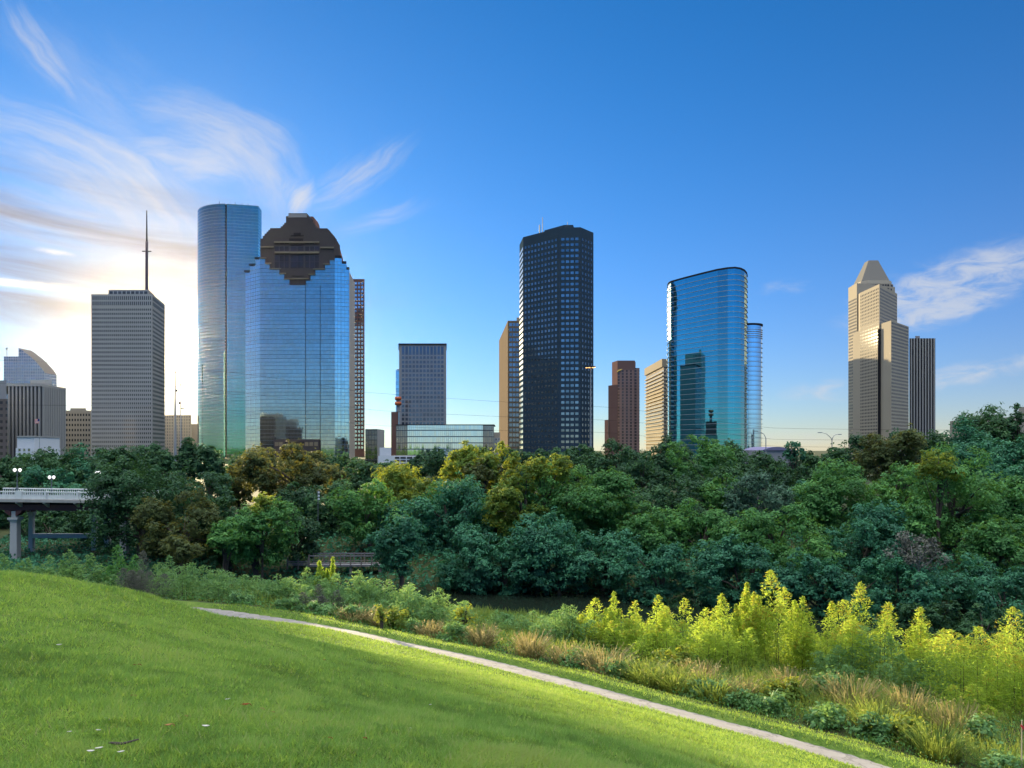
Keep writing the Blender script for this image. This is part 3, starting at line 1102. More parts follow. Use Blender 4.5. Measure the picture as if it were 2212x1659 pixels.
# rear tier of the crown seen past its right shoulder
out2 = [(700, 168), (716, 170), (724, 188), (733, 236), (797, 240), (838, 296), (846, 330), (862, 386), (862, 475), (700, 475)]
fr2 = [P(*z2(a_, c_), Y + 30) for a_, c_ in out2]
mb = MB(); mb.poly(fr2[::-1])
bk2 = [(p.x, p.y + 20, p.z) for p in fr2]
mb.poly(bk2)
for i in range(len(fr2)):
    j = (i + 1) % len(fr2)
    mb.poly([fr2[i], fr2[j], bk2[j], bk2[i]])
mb.build('rear_tier', m_redbr, b_)
def slab2(zx0, zx1, zy0, zy1, d, mat, nm, par):
    a_, c_ = P(*z2(zx0, zy1), Y), P(*z2(zx1, zy0), Y)
    return MB().box(((a_.x + c_.x) / 2, Y - 0.6 - d / 2, (a_.z + c_.z) / 2), (c_.x - a_.x, d, c_.z - a_.z)).build(nm, mat, par)
m_led = plain('weathered_granite_ledge', (0.19, 0.17, 0.13), 0.5, var=0.15, scale=0.1)
for q_ in ((497, 752, 312, 321), (500, 752, 369, 380), (420, 495, 340, 348), (757, 834, 343, 351), (417, 452, 403, 409), (445, 480, 432, 438), (470, 535, 463, 469), (525, 562, 490, 496), (552, 690, 520, 526), (690, 727, 495, 501), (717, 782, 465, 471), (775, 809, 437, 443)):
    slab2(*q_, 1.2, m_led, 'ledge', crown)
slab2(607, 646, 263, 277, 0.4, m_dark, 'opening', crown)
slab2(590, 663, 277.5, 281, 0.4, m_dark, 'opening', crown)
slab2(594, 664, 505, 509, 0.4, m_dark, 'opening', crown)
slab2(582, 660, 295, 311, 0.4, m_dark, 'opening', crown)
for x_ in (500, 530, 557):
    slab2(x_, x_ + 22, 322, 326, 0.35, m_dark, 'opening', crown); slab2(x_, x_ + 22, 381, 385, 0.35, m_dark, 'opening', crown)
for x_ in (672, 700, 727):
    slab2(x_, x_ + 22, 322, 326, 0.35, m_dark, 'opening', crown); slab2(x_, x_ + 22, 381, 385, 0.35, m_dark, 'opening', crown)
slab2(590, 662, 386, 388.5, 0.35, m_dark, 'opening', crown)
slab2(590, 662, 330, 334, 0.35, m_dark, 'opening', crown)
slab2(577, 681, 156, 176, 0.3, m_conc_d, 'parapet_panel', crown)
g_crown = glass_pane('bronze_glass', (0.05, 0.045, 0.05), 0.5, 0.15)
for r_ in ((340, 365), (392, 425), (428, 462)):
    for x_ in (500, 528, 556, 590, 628, 672, 700, 727):
        slab2(x_, x_ + (34 if x_ in (590, 628) else 22), r_[0], r_[1], 0.2, g_crown, 'window', crown)
# joint lines in the glass and the granite portal
for zx in (673, 756):
    a_ = P(*z2(zx, 560), Y)
    MB().box((a_.x, Y - 0.15, (BASE + a_.z) / 2), (0.5, 0.3, a_.z - BASE)).build('mullion', m_dark, b_)
po_ = slab2(498, 755, 1430, 1570, 3.0, m_brown, 'portal', b_)
def slabp(zx0, zx1, zy0, zy1, mat, nm):
    a_, c_ = P(*z2(zx0, zy1), Y), P(*z2(zx1, zy0), Y)
    return MB().box(((a_.x + c_.x) / 2, Y - 3.7, (a_.z + c_.z) / 2), (c_.x - a_.x, 0.3, c_.z - a_.z)).build(nm, mat, po_)
slabp(562, 672, 1444, 1452, m_dark, 'opening')
for x_ in (505, 528, 674, 700, 727):
    slabp(x_, x_ + 20, 1446, 1468, m_led, 'panel')

# ---- red brown tower behind it
Y = 1040.0
b_ = bld('red_brown_tower', 'slim red brown granite tower with square windows right of the stepped glass tower', 775, Y)
a, e = G(757, Y), G(787.5, Y)
top = ht(603, Y)
MB().prism(back([a, e], 40), BASE, top, top=1).build('body', [m_redbr, m_roof], b_)
a3 = G(764, Y)
windows(b_, [(a3, e, 3, rows(BASE + 12, top - 3, 42), 2.7, 3.1, 0.7, 1.0)], g_silver)

# ---- small dark block with a pale flank
Y = 560.0
b_ = bld('dark_glass_block', 'small dark glass office block with a pale side wall right of the red brown tower', 805, Y)
a, c, e = G(789, Y), G(815, Y), G(821, Y + 30)
top = ht(927, Y)
MB().prism([a, c, (c[0], Y + 30), (a[0], Y + 30)], BASE, top, top=1).build('body', [curtain('smoke_glass', (0.12, 0.14, 0.16), (0.05, .05, .05), 2.2, 3.6, .1, .14), m_roof], b_)
MB().prism([(c[0] + .02, c[1]), e, (e[0], Y + 31), (c[0] + .02, Y + 31)], BASE, top).build('side_wall', m_conc, b_)
MB().prism([G(821, Y + 34), G(825, Y + 34), G(825, Y + 50), G(821, Y + 50)], BASE, ht(945, Y + 34)).build('annex', m_redbr, b_)

# ---- white parking deck
Y = 420.0
b_ = bld('parking_garage', 'low white parking garage with dark open decks above the trees near the wide glass block', 850, Y, cat='garage')
MB().prism([G(817, Y), G(905, Y), G(905, Y + 30), G(817, Y + 30)], BASE, ht(985, Y), top=1).build('deck', [m_white, m_roof], b_)
MB().prism([G(820, Y + 4), G(845, Y + 4), G(845, Y + 24), G(820, Y + 24)], ht(985, Y), ht(967, Y)).build('stair_tower', m_white, b_)
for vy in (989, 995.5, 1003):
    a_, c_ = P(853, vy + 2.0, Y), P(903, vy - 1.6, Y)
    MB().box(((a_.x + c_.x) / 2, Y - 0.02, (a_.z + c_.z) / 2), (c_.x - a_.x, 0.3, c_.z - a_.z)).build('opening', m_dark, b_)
for vx in (864, 878, 892):
    a_ = P(vx, 1005, Y); MB().box((a_.x, Y - 0.1, (a_.z + ht(986, Y)) / 2), (0.5, 0.5, ht(986, Y) - a_.z)).build('column', m_white, b_)

# ---- grey grid tower
Y = 690.0
b_ = bld('grey_grid_tower', 'grey concrete office tower with an even grid of square windows above the wide glass block', 913, Y)
a, e = G(862, Y), G(964, Y)
top = ht(743, Y)
MB().prism(back([a, e], 40), BASE, top, top=1).build('body', [m_conc_d, m_roof], b_)
MB().prism([(a[0] - .5, Y - .6), (e[0] + .5, Y - .6), hide((e[0] + .4, Y - .6), Y + 40), hide((a[0] - .5, Y - .6), Y + 40)], top - .8, top + .3, bottom=True).build('cornice', m_dark, b_)
g_bl = glass_pane('blue_window_glass', (0.09, 0.14, 0.20), 0.7, 0.08)
windows(b_, [(a, e, 12, [ht(757.5, Y)], 2.2, 7.6, 2.0, 2.0), (a, e, 12, rows(ht(920, Y), ht(768, Y), 16), 2.15, 2.5, 2.0, 2.0)], g_bl)
Y2 = 900.0
o2 = bld('blue_glass_slab', 'narrow blue glass slab peeking out left of the grey grid tower', 858, Y2)
MB().prism([G(855, Y2), G(866, Y2), G(866, Y2 + 20), G(855, Y2 + 20)], BASE, ht(800, Y2), top=1).build('body', [curtain('sky_glass', (0.30, 0.62, 0.82), (.1, .2, .3), 1.6, 3.9, .06, .08), m_roof], o2)
MB().prism([G(857, Y2 + 4), G(866, Y2 + 4), G(866, Y2 + 16), G(857, Y2 + 16)], ht(800, Y2), ht(797, Y2)).build('plant_room', m_conc_d, o2)
Y2 = 655.0
o2 = bld('brown_stair_block', 'narrow brown block with round orange balconies beside the grey grid tower', 853, Y2)
MB().prism([G(845, Y2), G(861, Y2), G(861, Y2 + 12), G(845, Y2 + 12)], BASE, ht(890, Y2), top=1).build('body', [m_redbr, m_roof], o2)
c_ = P(860, 866, Y2 + 6)
MB().tube([(c_.x, c_.y, ht(890, Y2)), (c_.x, c_.y, ht(858, Y2))], 1.4, 10).build('stair_shaft', m_conc_d, o2)
m_or = plain('orange_panel', (0.50, 0.13, 0.06), 0.6)
for vy in (861, 872):
    zc_ = ht(vy, Y2 + 6)
    MB().lathe((c_.x, c_.y, zc_), [(1.2, -1.4), (2.6, -1.4), (2.9, 0), (2.6, 1.4), (1.2, 1.4)], 18).build('balcony', m_or, o2, smooth=True)

# ---- wide low glass block
Y = 600.0
b_ = bld('wide_glass_block', 'wide low mirror glass block with dark floor bands below the grey grid tower', 960, Y)
top = ht(919, Y)
xs = [G(v, Y)[0] for v in (855, 880, 1043, 1067)]
mgl = curtain('silver_blue_glass', (0.62, 0.82, 0.90), (0.10, 0.15, 0.17), 1.6, 4.9, .09, .17, wob=.006, dark=.1)
mgd = curtain('grey_glass', (0.22, 0.24, 0.26), (0.08, .08, .09), 1.6, 4.9, .12, .12)
MB().prism([(xs[1], Y), (xs[2], Y), (xs[2], Y + 40), (xs[1], Y + 40)], BASE, top, top=1).build('glass_front', [mgl, m_roof], b_)
MB().prism([(xs[0], Y + 1.5), (xs[1] - .02, Y + 1.5), (xs[1] - .02, Y + 40), (xs[0], Y + 40)], BASE, top - .2, top=1).build('end_bay', [mgd, m_roof], b_)
MB().prism(back([(xs[2] + .02, Y + 1.5), (xs[3], Y + 1.5)], 38), BASE, top - .2, top=1).build('end_bay', [mgd, m_roof], b_)
MB().prism([(xs[0] - .3, Y - .4), (xs[3] + .3, Y - .4), (xs[3] + .3, Y + 40.3), (xs[0] - .3, Y + 40.3)], top, top + .7, bottom=True).build('parapet', m_dark, b_)
Y2 = 640.0
o2 = bld('pale_low_block', 'tiny pale low block between the wide glass block and the gold sided tower', 1073, Y2)
MB().prism([G(1064, Y2), G(1080, Y2), G(1080, Y2 + 20), G(1064, Y2 + 20)], BASE, ht(946, Y2), top=1).build('body', [gridwall('pale_grid', (.5, .5, .48), (.25, .27, .3), 2.4, 3.2, .5, .5), m_roof], o2)
MB().prism([G(1066, Y2 + 5), G(1080, Y2 + 5), G(1080, Y2 + 18), G(1066, Y2 + 18)], ht(946, Y2), ht(934, Y2)).build('penthouse', m_beige, o2)

# ---- gold sided slab tower
m_tan = plain('tan_precast', (0.235, 0.185, 0.135), 0.8, var=0.10, scale=0.03)
Y = 800.0
b_ = bld('gold_sided_tower', 'slab tower with a blank sunlit gold side wall behind the dark granite tower', 1100, Y)
a, c, e = G(1078, Y + 148), G(1097, Y), G(1150, Y)
top = ht(693, Y)
MB().prism([a, c, e, (e[0], Y + 148)], BASE, top, top=1).build('body', [m_tan, m_roof], b_)
fz = rows(BASE + 4, top - 1.5, 27)
windows(b_, [(G(1098.5, Y), G(1122.5, Y), 3, fz, 2.9, 3.2, 0.5, 0.4)], g_mid)
MB().prism([G(1116, Y + 20), G(1150, Y + 20), G(1150, Y + 60), G(1116, Y + 60)], top, ht(686, Y + 20)).build('penthouse', m_beige, b_)

# ---- dark granite octagon tower
Y = 700.0
b_ = bld('dark_granite_tower', 'tallest dark blue granite tower with many small square windows in the middle of the skyline', 1205, Y)
top = ht(491, Y)
k_ = 477.0
f0, f1, f2, f3 = G(1122.3, Y * k_ / (968 - 529)), G(1130, Y * k_ / (968 - 512.6)), G(1207, Y + 2), G(1254, Y)
f4 = G(1282, Y * k_ / (968 - 503))
body = MB().prism([f0, f1, f2, f3, f4, (f4[0], f0[1] + 20), (f0[0] + 4, f0[1] + 20)], BASE, top, top=1).build('body', [m_slate, m_roof], b_)
x_, y_ = G(1219, Y + 20)
rp = [G(1176, Y + 30), G(1219, Y + 12), G(1238, Y + 12), G(1245, Y + 40), G(1180, Y + 48)]
MB().prism(rp, top, ht(486, Y + 12), top=1).build('penthouse', [m_slate, m_roof], b_)
for vx, vy0, vy1, r_ in ((1166, 502, 486, .6), (1172, 500, 470, .35), (1226, 486, 480, .3)):
    q_ = P(vx, vy0 + 3, Y + 28); MB().tube([q_, (q_.x, q_.y, ht(vy1, Y + 28))], r_, 6).build('aerial', m_steel, b_)
zr = rows(ht(985, Y), top - 8, 39)
m_bay = glass_pane('reflective_window_glass', (0.22, 0.29, 0.33), 0.9, 0.05, 0.5)
windows(b_, [(f3, f4, 4, zr[::-1][2:14], 1.75, 2.3, 1.0, 1.0), (f2, f3, 4, zr[::-1][2:15], 2.9, 2.3, 1.6, 1.2),
             (f1, f2, 10, zr, 2.2, 2.3, 1.2, 1.2), (f2, f3, 4, zr[:-15] + zr[-2:], 2.9, 2.3, 1.6, 1.2), (f3, f4, 4, zr[:-14] + zr[-2:], 1.75, 2.3, 1.0, 1.0)], m_bay)
g_rib = glass_pane('champagne_window_glass', (0.42, 0.40, 0.36), 0.7, 0.10)
fl_ = MB()
for z in zr:
    pass
d_ = Vector((f1[0] - f0[0], f1[1] - f0[1], 0)).normalized()
for i, z in enumerate(zr):
    o_ = MB()
    n_ = Vector((d_.y, -d_.x, 0)) * 0.1
    a_ = Vector((*f0, 0)) + n_; c_ = Vector((*f1, 0)) + n_
    o_.box((((a_.x + c_.x) / 2), ((a_.y + c_.y) / 2), z), ((c_ - a_).length - .8, 0.2, 2.6), rz=math.atan2(d_.y, d_.x))
    o_.build('ribbon_window', g_rib, b_)

# ---- red granite tower with stepped shoulders
Y = 980.0
b_ = bld('red_granite_tower', 'stepped red granite tower with vertical window strips right of the dark granite tower', 1345, Y)
mrib = gridwall('ribbed_red_granite', (0.25, 0.165, 0.15), (0.10, 0.08, 0.09), 5.2, 3.9, 0.45, 0.7)
def pz(vxs, t_, nm, mat, dy=0):
    pts_ = [G(v, Y + d_) for v, d_ in vxs]
    return MB().prism(back(pts_, 30), BASE, t_, top=1).build(nm, [mat, m_roof], b_)
pz([(1322, 22), (1334, 0), (1371, 0), (1373, 20)], ht(779, Y), 'upper_shaft', m_red)
pz([(1334.5, -1.2), (1370.5, -1.2)], ht(800, Y), 'front_bay', mrib)
pz([(1371.2, 2), (1381.5, 2)], ht(795, Y + 2), 'shoulder', mrib)
pz([(1314, 16), (1334.3, -.6)], ht(831, Y), 'shoulder', m_red)
pz([(1306, 24), (1313.9, 14)], ht(906, Y), 'shoulder', m_red)
a_, c_ = P(1332, 805, Y - 2), P(1345, 797, Y - 2)
MB().tube([P(1333, 804, Y + .2), P(1338, 800.5, Y - 2.5), P(1343.5, 798, Y - 2)], [.9, .9, .5], 6).build('sign', plain('gold_letters', (0.75, 0.55, 0.15), 0.4), b_)

# ---- hotel with projecting slabs
Y = 760.0
b_ = bld('balcony_hotel', 'cream hotel block with projecting floor slabs lit gold, left of the curved glass tower', 1415, Y, cat='hotel')
a, c, e = G(1395.5, Y + 95), G(1433.5, Y), G(1446, Y + 6)
top = ht(776, Y)
m_cream = plain('cream_stucco', (0.52, 0.46, 0.36), 0.75, var=.06)
MB().prism([a, c, e, (e[0], Y + 95)], BASE, top, top=1).build('body', [gridwall('hotel_wall', (.42, .36, .28), (.08, .07, .07), 3.2, 3.4, .55, .6), m_roof], b_)
def off(p_, q_, d_):
    v_ = Vector((q_[0] - p_[0], q_[1] - p_[1], 0)).normalized()
    return (p_[0] + v_.y * d_, p_[1] - v_.x * d_), (q_[0] + v_.y * d_, q_[1] - v_.x * d_)
s0, s1 = off(a, c, 1.8)
s2, s3 = off(c, e, 1.8)
MB().prism([s0, (s1[0], s2[1]), s3, e, c, a], top - 7.5, top + .3, bottom=True).build('fascia', m_beige, b_)
for i, z in enumerate(rows(BASE + 2, top - 11, 24)):
    MB().prism([s0, (s1[0], s2[1]), s3, e, c, a], z - .45, z + .45, bottom=True).build('floor_slab', m_cream, b_)

# ---- curved blue glass tower
Y = 620.0
b_ = bld('curved_glass_tower', 'curved blue mirror glass tower with fine horizontal fins left of the pyramid roofed tower', 1530, Y)
K = 391.0
top = ht(577, Y)
def at_(vx, vy):
    return G(vx, Y * K / (968 - vy))
plan = [at_(1441.8, 622), at_(1442.6, 614), at_(1445, 610.5), at_(1449.5, 607.5), at_(1480, 599), at_(1515, 590), at_(1550, 581.5), at_(1572, 578), at_(1588, 577), at_(1600, 579), at_(1608, 583), at_(1613, 589), at_(1614.3, 596)]
mgb = curtain('azure_mirror_glass', (0.10, 0.50, 0.64), (0.05, 0.12, 0.18), 1.5, 4.3, .05, .03, wob=.0012, dark=.05, rough=.02)
mgs = curtain('silver_mirror_glass', (0.50, 0.74, 0.90), (0.1, .2, .25), 1.5, 4.3, .05, .04, wob=.002, dark=.06, rough=.03)
pl_ = back(plan, 14)
MB().prism(pl_, BASE, top, top=1).build('glass_body', [mgb, m_roof], b_)
def ring(pts_, d_, z, h_, mat, nm, par):
    mb_ = MB()
    o1 = []
    for i, p_ in enumerate(pts_):
        pa_ = Vector(pts_[max(i - 1, 0)]); pb_ = Vector(pts_[min(i + 1, len(pts_) - 1)])
        v_ = (pb_ - pa_).normalized()
        o1.append((p_[0] + v_.y * d_, p_[1] - v_.x * d_))
    for i in range(len(pts_) - 1):
        a_, c_ = o1[i], o1[i + 1]
        p_, q_ = pts_[i], pts_[i + 1]
        mb_.poly([(*a_, z), (*c_, z), (*c_, z + h_), (*a_, z + h_)])
        mb_.poly([(*a_, z + h_), (*c_, z + h_), (*q_, z + h_), (*p_, z + h_)])
        mb_.poly([(*p_, z), (*q_, z), (*c_, z), (*a_, z)])
    return mb_.build(nm, mat, par)
m_fin = plain('aluminium_fin', (0.55, 0.58, 0.60), 0.4, metal=0.6)
z = top - 6
while z > BASE + 6:
    ring(plan, 0.5, z, 0.34, m_fin, 'fin', b_)
    z -= 4.3
ring(plan, 0.35, top - 1.2, 1.4, m_dark, 'parapet', b_)
sx = at_(1556, 580.5)
Yc = Y * K / (968 - 596) + 6
Y2 = 690.0
o2 = bld('round_glass_tower', 'round glass tower with a dark disc roof, tucked behind the curved glass tower', 1628, Y2)
cxr, cyr = G(1618, Y2 + 11)
rr = 11.0
top2 = ht(702, Y2)
circ = [(cxr + rr * math.cos(t_), cyr + rr * math.sin(t_)) for t_ in [2 * math.pi * i / 48 for i in range(48)]]
MB().prism(circ, BASE, top2, top=1).build('glass_drum', [mgs, m_roof], o2)
ci2 = [(cxr + (rr + 1.1) * math.cos(t_), cyr + (rr + 1.1) * math.sin(t_)) for t_ in [2 * math.pi * i / 48 for i in range(48)]]
MB().prism(ci2, top2, top2 + 1.6, bottom=True).build('disc_roof', m_dark, o2)
z = top2 - 4
while z > BASE + 6:
    c3_ = [(cxr + (rr + .9) * math.cos(t_), cyr + (rr + .9) * math.sin(t_)) for t_ in [2 * math.pi * i / 40 for i in range(40)]]
    MB().prism(c3_, z, z + .34, bottom=True).build('ring_fin', m_fin, o2)
    z -= 4.3 if z < top2 - 10 else 1.9

# ---- stepped beige tower with a truncated pyramid roof
Y = 900.0
b_ = bld('pyramid_roof_tower', 'tall stepped beige tower with a cut pyramid roof and golden sunlit side', 1895, Y)
def z6(zx, zy):
    return 1670.4 + .3124 * zx, 518.4 + .3124 * zy
X0 = G(1899.5, Y)[0]
mid_top = ht(z6(0, 305)[1], Y)
e_ = G(1938, Y + 57)
Am = [(X0, Y), e_, (e_[0], Y + 110), (X0 + 15, Y + 110), G(1857.5, Y + 52)]
MB().prism(Am, BASE, mid_top, top=1).build('middle_shaft', [m_beige, m_roof], b_)
cw = plain('granite_cream', (0.50, 0.44, 0.34), .7, var=.06)
# core: left shaft with chamfered corners under the roof
q0, q1, q2 = (G(1832.5, Y + 90)), (G(1851, Y + 62)), (X0 - .02, Y + 62)
core_top = ht(z6(0, 300)[1], Y + 62)
MB().prism([q0, q1, (X0 + 6, Y + 62), G(1933, Y + 84), (G(1934, Y + 140)), G(1838, Y + 140)], BASE, core_top, top=1).build('core', [m_beige, m_roof], b_)
MB().prism([G(1833, Y + 89), G(1857.4, Y + 52.2), G(1858.6, Y + 61.9), G(1850, Y + 63), G(1833, Y + 92)], BASE, ht(z6(0, 660)[1], Y + 60)).build('west_flank', m_beige, b_)
# lower block
X1 = G(1925, Y - 25)[0]
le = G(1963, Y + 20)
lt = ht(z6(0, 557)[1], Y - 25)
MB().prism([(X1, Y - 25), le, (le[0], Y + 70), (X1 - 1, Y + 70)], BASE, lt, top=1).build('lower_block', [m_beige, m_roof], b_)
wl = G(1905, Y + 6)
MB().prism([wl, (X1 - .02, Y - 24.6), (X1 - .02, Y + 30), (wl[0], Y + 30)], BASE, lt - .8).build('lower_bay', m_beige, b_)
slot_ = MB().box((X0 + .2, Y - .6, (BASE + 12 + lt) / 2), (4.2, 1.0, lt - BASE - 24)).build('slot', m_dark, b_)
# collar and pyramid
cxp, cyp = 468.0, Y + 100
def octo(w_, c_):
    return [(cxp + a_ * w_, cyp + d_ * w_) for a_, d_ in ((-1, -1 + c_), (-1 + c_, -1), (1 - c_, -1), (1, -1 + c_), (1, 1 - c_), (1 - c_, 1), (-1 + c_, 1), (-1, 1 - c_))]
zc0 = ht(z6(0, 335)[1], Y + 70)
zc1 = ht(z6(0, 290)[1], Y + 70)
wd = 21.5
MB().prism(octo(wd, .35), zc0 - 8, zc1, top=1).build('collar', [m_beige, m_roof], b_)
MB().prism(octo(wd - 1.6, .35), zc1, ht(z6(0, 270)[1], Y + 72)).build('collar_ring', cw, b_)
zb, zt = ht(z6(0, 270)[1], Y + 72), ht(z6(0, 130)[1], Y + 85)
ob, ot = octo(wd - 3.0, .35), octo(wd * .29, .12)
mb = MB()
for i in range(8):
    j = (i + 1) % 8
    mb.poly([(*ob[i], zb), (*ob[j], zb), (*ot[j], zt), (*ot[i], zt)])
mb.poly([(*p_, zt) for p_ in ot])
mb.poly([(*p_, zb) for p_ in ob[::-1]])
mb.build('pyramid_roof', plain('grey_metal_roof', (0.20, 0.19, 0.17), .5, var=.08), b_)
g_w = glass_pane('grey_window_glass', (0.035, 0.04, 0.05), 0.0, 0.03)
g_w.node_tree.nodes['Principled BSDF'].inputs['Specular IOR Level'].default_value = 0.12
zrm = rows(BASE + 10, mid_top - 3, 48)
nl = len([z for z in zrm if z < lt - 2])
zcc = [zc1 - 2.6, zc1 - 7.4]
o8 = octo(wd + .05, .35)
windows(b_, [(o8[1], o8[2], 8, zcc, 2.4, 2.4, 1, 1), (o8[2], o8[3], 3, zcc, 2.4, 2.4, 1, 1),
             (G(1857.5, Y + 52), (X0, Y), 12, zrm, 1.9, 2.1, 1, 1.2),
             ((X0, Y), e_, 18, [z for z in zrm if z > lt - 1], 1.9, 2.1, 1, 1), (q0, q1, 8, zrm, 2.0, 2.1, .6, .8), (G(1833, Y + 89), G(1857.4, Y + 52.2), 10, [z for z in zrm if z < ht(z6(0, 668)[1], Y + 60)], 1.9, 2.1, .6, .6),
             (wl, (X1 - .02, Y - 24.6), 7, [z for z in zrm if z < lt - 2], 2.1, 2.1, 2.5, 1.0), ((X1, Y - 25), le, 18, [z for z in zrm if z < lt - 2], 1.9, 2.1, 1, 1)], g_w)

# ---- striped tower
Y = 1010.0
b_ = bld('striped_tower', 'tower with bold black and pale vertical stripes at the right end of the skyline', 1992, Y)
a, e = G(1964.5, Y), G(2020.5, Y)
top = ht(731, Y)
MB().prism(back([a, e], 40), BASE, top, top=1).build('body', [plain('black_glazing', (.022, .022, .03), .2), m_roof], b_)
n_ = 9
for k in range(n_):
    x_ = a[0] + (e[0] - a[0]) * (k + .62) / (n_ + .1)
    MB().box((x_, Y - .4, (BASE + top) / 2), ((e[0] - a[0]) / n_ * .42, .8, top - BASE - .4)).build('pier', m_conc, b_)
MB().prism([G(1977, Y + 12), G(1987, Y + 12), G(1987, Y + 24), G(1977, Y + 24)], top, ht(726, Y + 12)).build('penthouse', m_conc_d, b_)

# ---- sunlit low block behind the trees at the right edge
Y = 420.0
b_ = bld('sunlit_block', 'low tan block glimpsed through the treetops at the far right edge', 2150, Y)
MB().prism([G(2052, Y + 60), G(2100, Y), G(2330, Y), G(2330, Y + 60)], BASE, ht(902, Y), top=1).build('body', [m_beige, m_roof], b_)
MB().prism([G(2200, Y + 40), G(2203, Y + 1), G(2330, Y + 1), G(2330, Y + 60)], ht(902, Y), ht(879, Y)).build('upper_storey', m_beige, b_)

# ---- shadow neighbour: an office slab of the same downtown grid, standing behind the curved tower
Y = 1189.0
b_ = bld('office_slab', 'plain office slab almost hidden behind the curved blue glass tower', 1500, Y)
MB().prism([G(1480, Y), G(1560, Y), G(1560, Y + 40), G(1480, Y + 40)], BASE, ht(768, Y), top=1).build('body', [gridwall('office_slab_wall', (.3, .3, .3), (.1, .1, .12), 3.2, 3.9, .5, .5), m_roof], b_)
MB().prism([G(1500, Y + 10), G(1540, Y + 10), G(1540, Y + 30), G(1500, Y + 30)], ht(768, Y), ht(763, Y)).build('penthouse', m_conc_d, b_)

# ---- low barrel roof by the street lamp
Y = 240.0
b_ = bld('low_shed', 'low mauve roofed shed rising just above the tree line beside the single street lamp', 1690, Y, cat='shed')
x0_, x1_ = G(1646, Y)[0], G(1712, Y)[0]
MB().prism([(x0_, Y), (x1_, Y), (x1_, Y + 20), (x0_, Y + 20)], BASE, ht(973, Y)).build('walls', m_conc_d, b_)
mb = MB()
for i in range(12):
    f0_, f1_ = i / 12, (i + 1) / 12
    hh = lambda f: ht(973, Y) + 1.1 * math.sin(math.pi * f) ** .8
    A1, A2 = (x0_ + (x1_ - x0_) * f0_, hh(f0_)), (x0_ + (x1_ - x0_) * f1_, hh(f1_))
    mb.poly([(A1[0], Y - .4, A1[1]), (A2[0], Y - .4, A2[1]), (A2[0], Y + 20, A2[1]), (A1[0], Y + 20, A1[1])])
    mb.poly([(A1[0], Y - .4, ht(973, Y)), (A2[0], Y - .4, ht(973, Y)), (A2[0], Y - .4, A2[1]), (A1[0], Y - .4, A1[1])])
mb.build('roof', plain('mauve_metal', (.20, .19, .30), .5), b_)

# ------------------------------------------------------------------ foliage
def leaf_mat(name, stops, trans=0.4, trans_col=(0.35, 0.45, 0.06), rough=0.65):
    """Leaf cards: base colour from the per-leaf 'tint', with light passing through the blade."""
    m, t, b = new_mat(name)
    at = t.nodes.new('ShaderNodeAttribute')
    at.attribute_name = 'tint'
    c = ramp(t, E(t, at.outputs['Fac']), stops)
    t.links.new(c, b.inputs['Base Color'])
    b.inputs['Roughness'].default_value = rough
    b.inputs['Specular IOR Level'].default_value = 0.25
    tr = t.nodes.new('ShaderNodeBsdfTranslucent')
    tcol = mixc(t, 0.55, c, trans_col)
    t.links.new(tcol, tr.inputs[0])
    mx = t.nodes.new('ShaderNodeMixShader')
    mx.inputs[0].default_value = trans
    t.links.new(b.outputs[0], mx.inputs[1])
    t.links.new(tr.outputs[0], mx.inputs[2])
    t.links.new(mx.outputs[0], t.nodes['Material Output'].inputs[0])
    return m


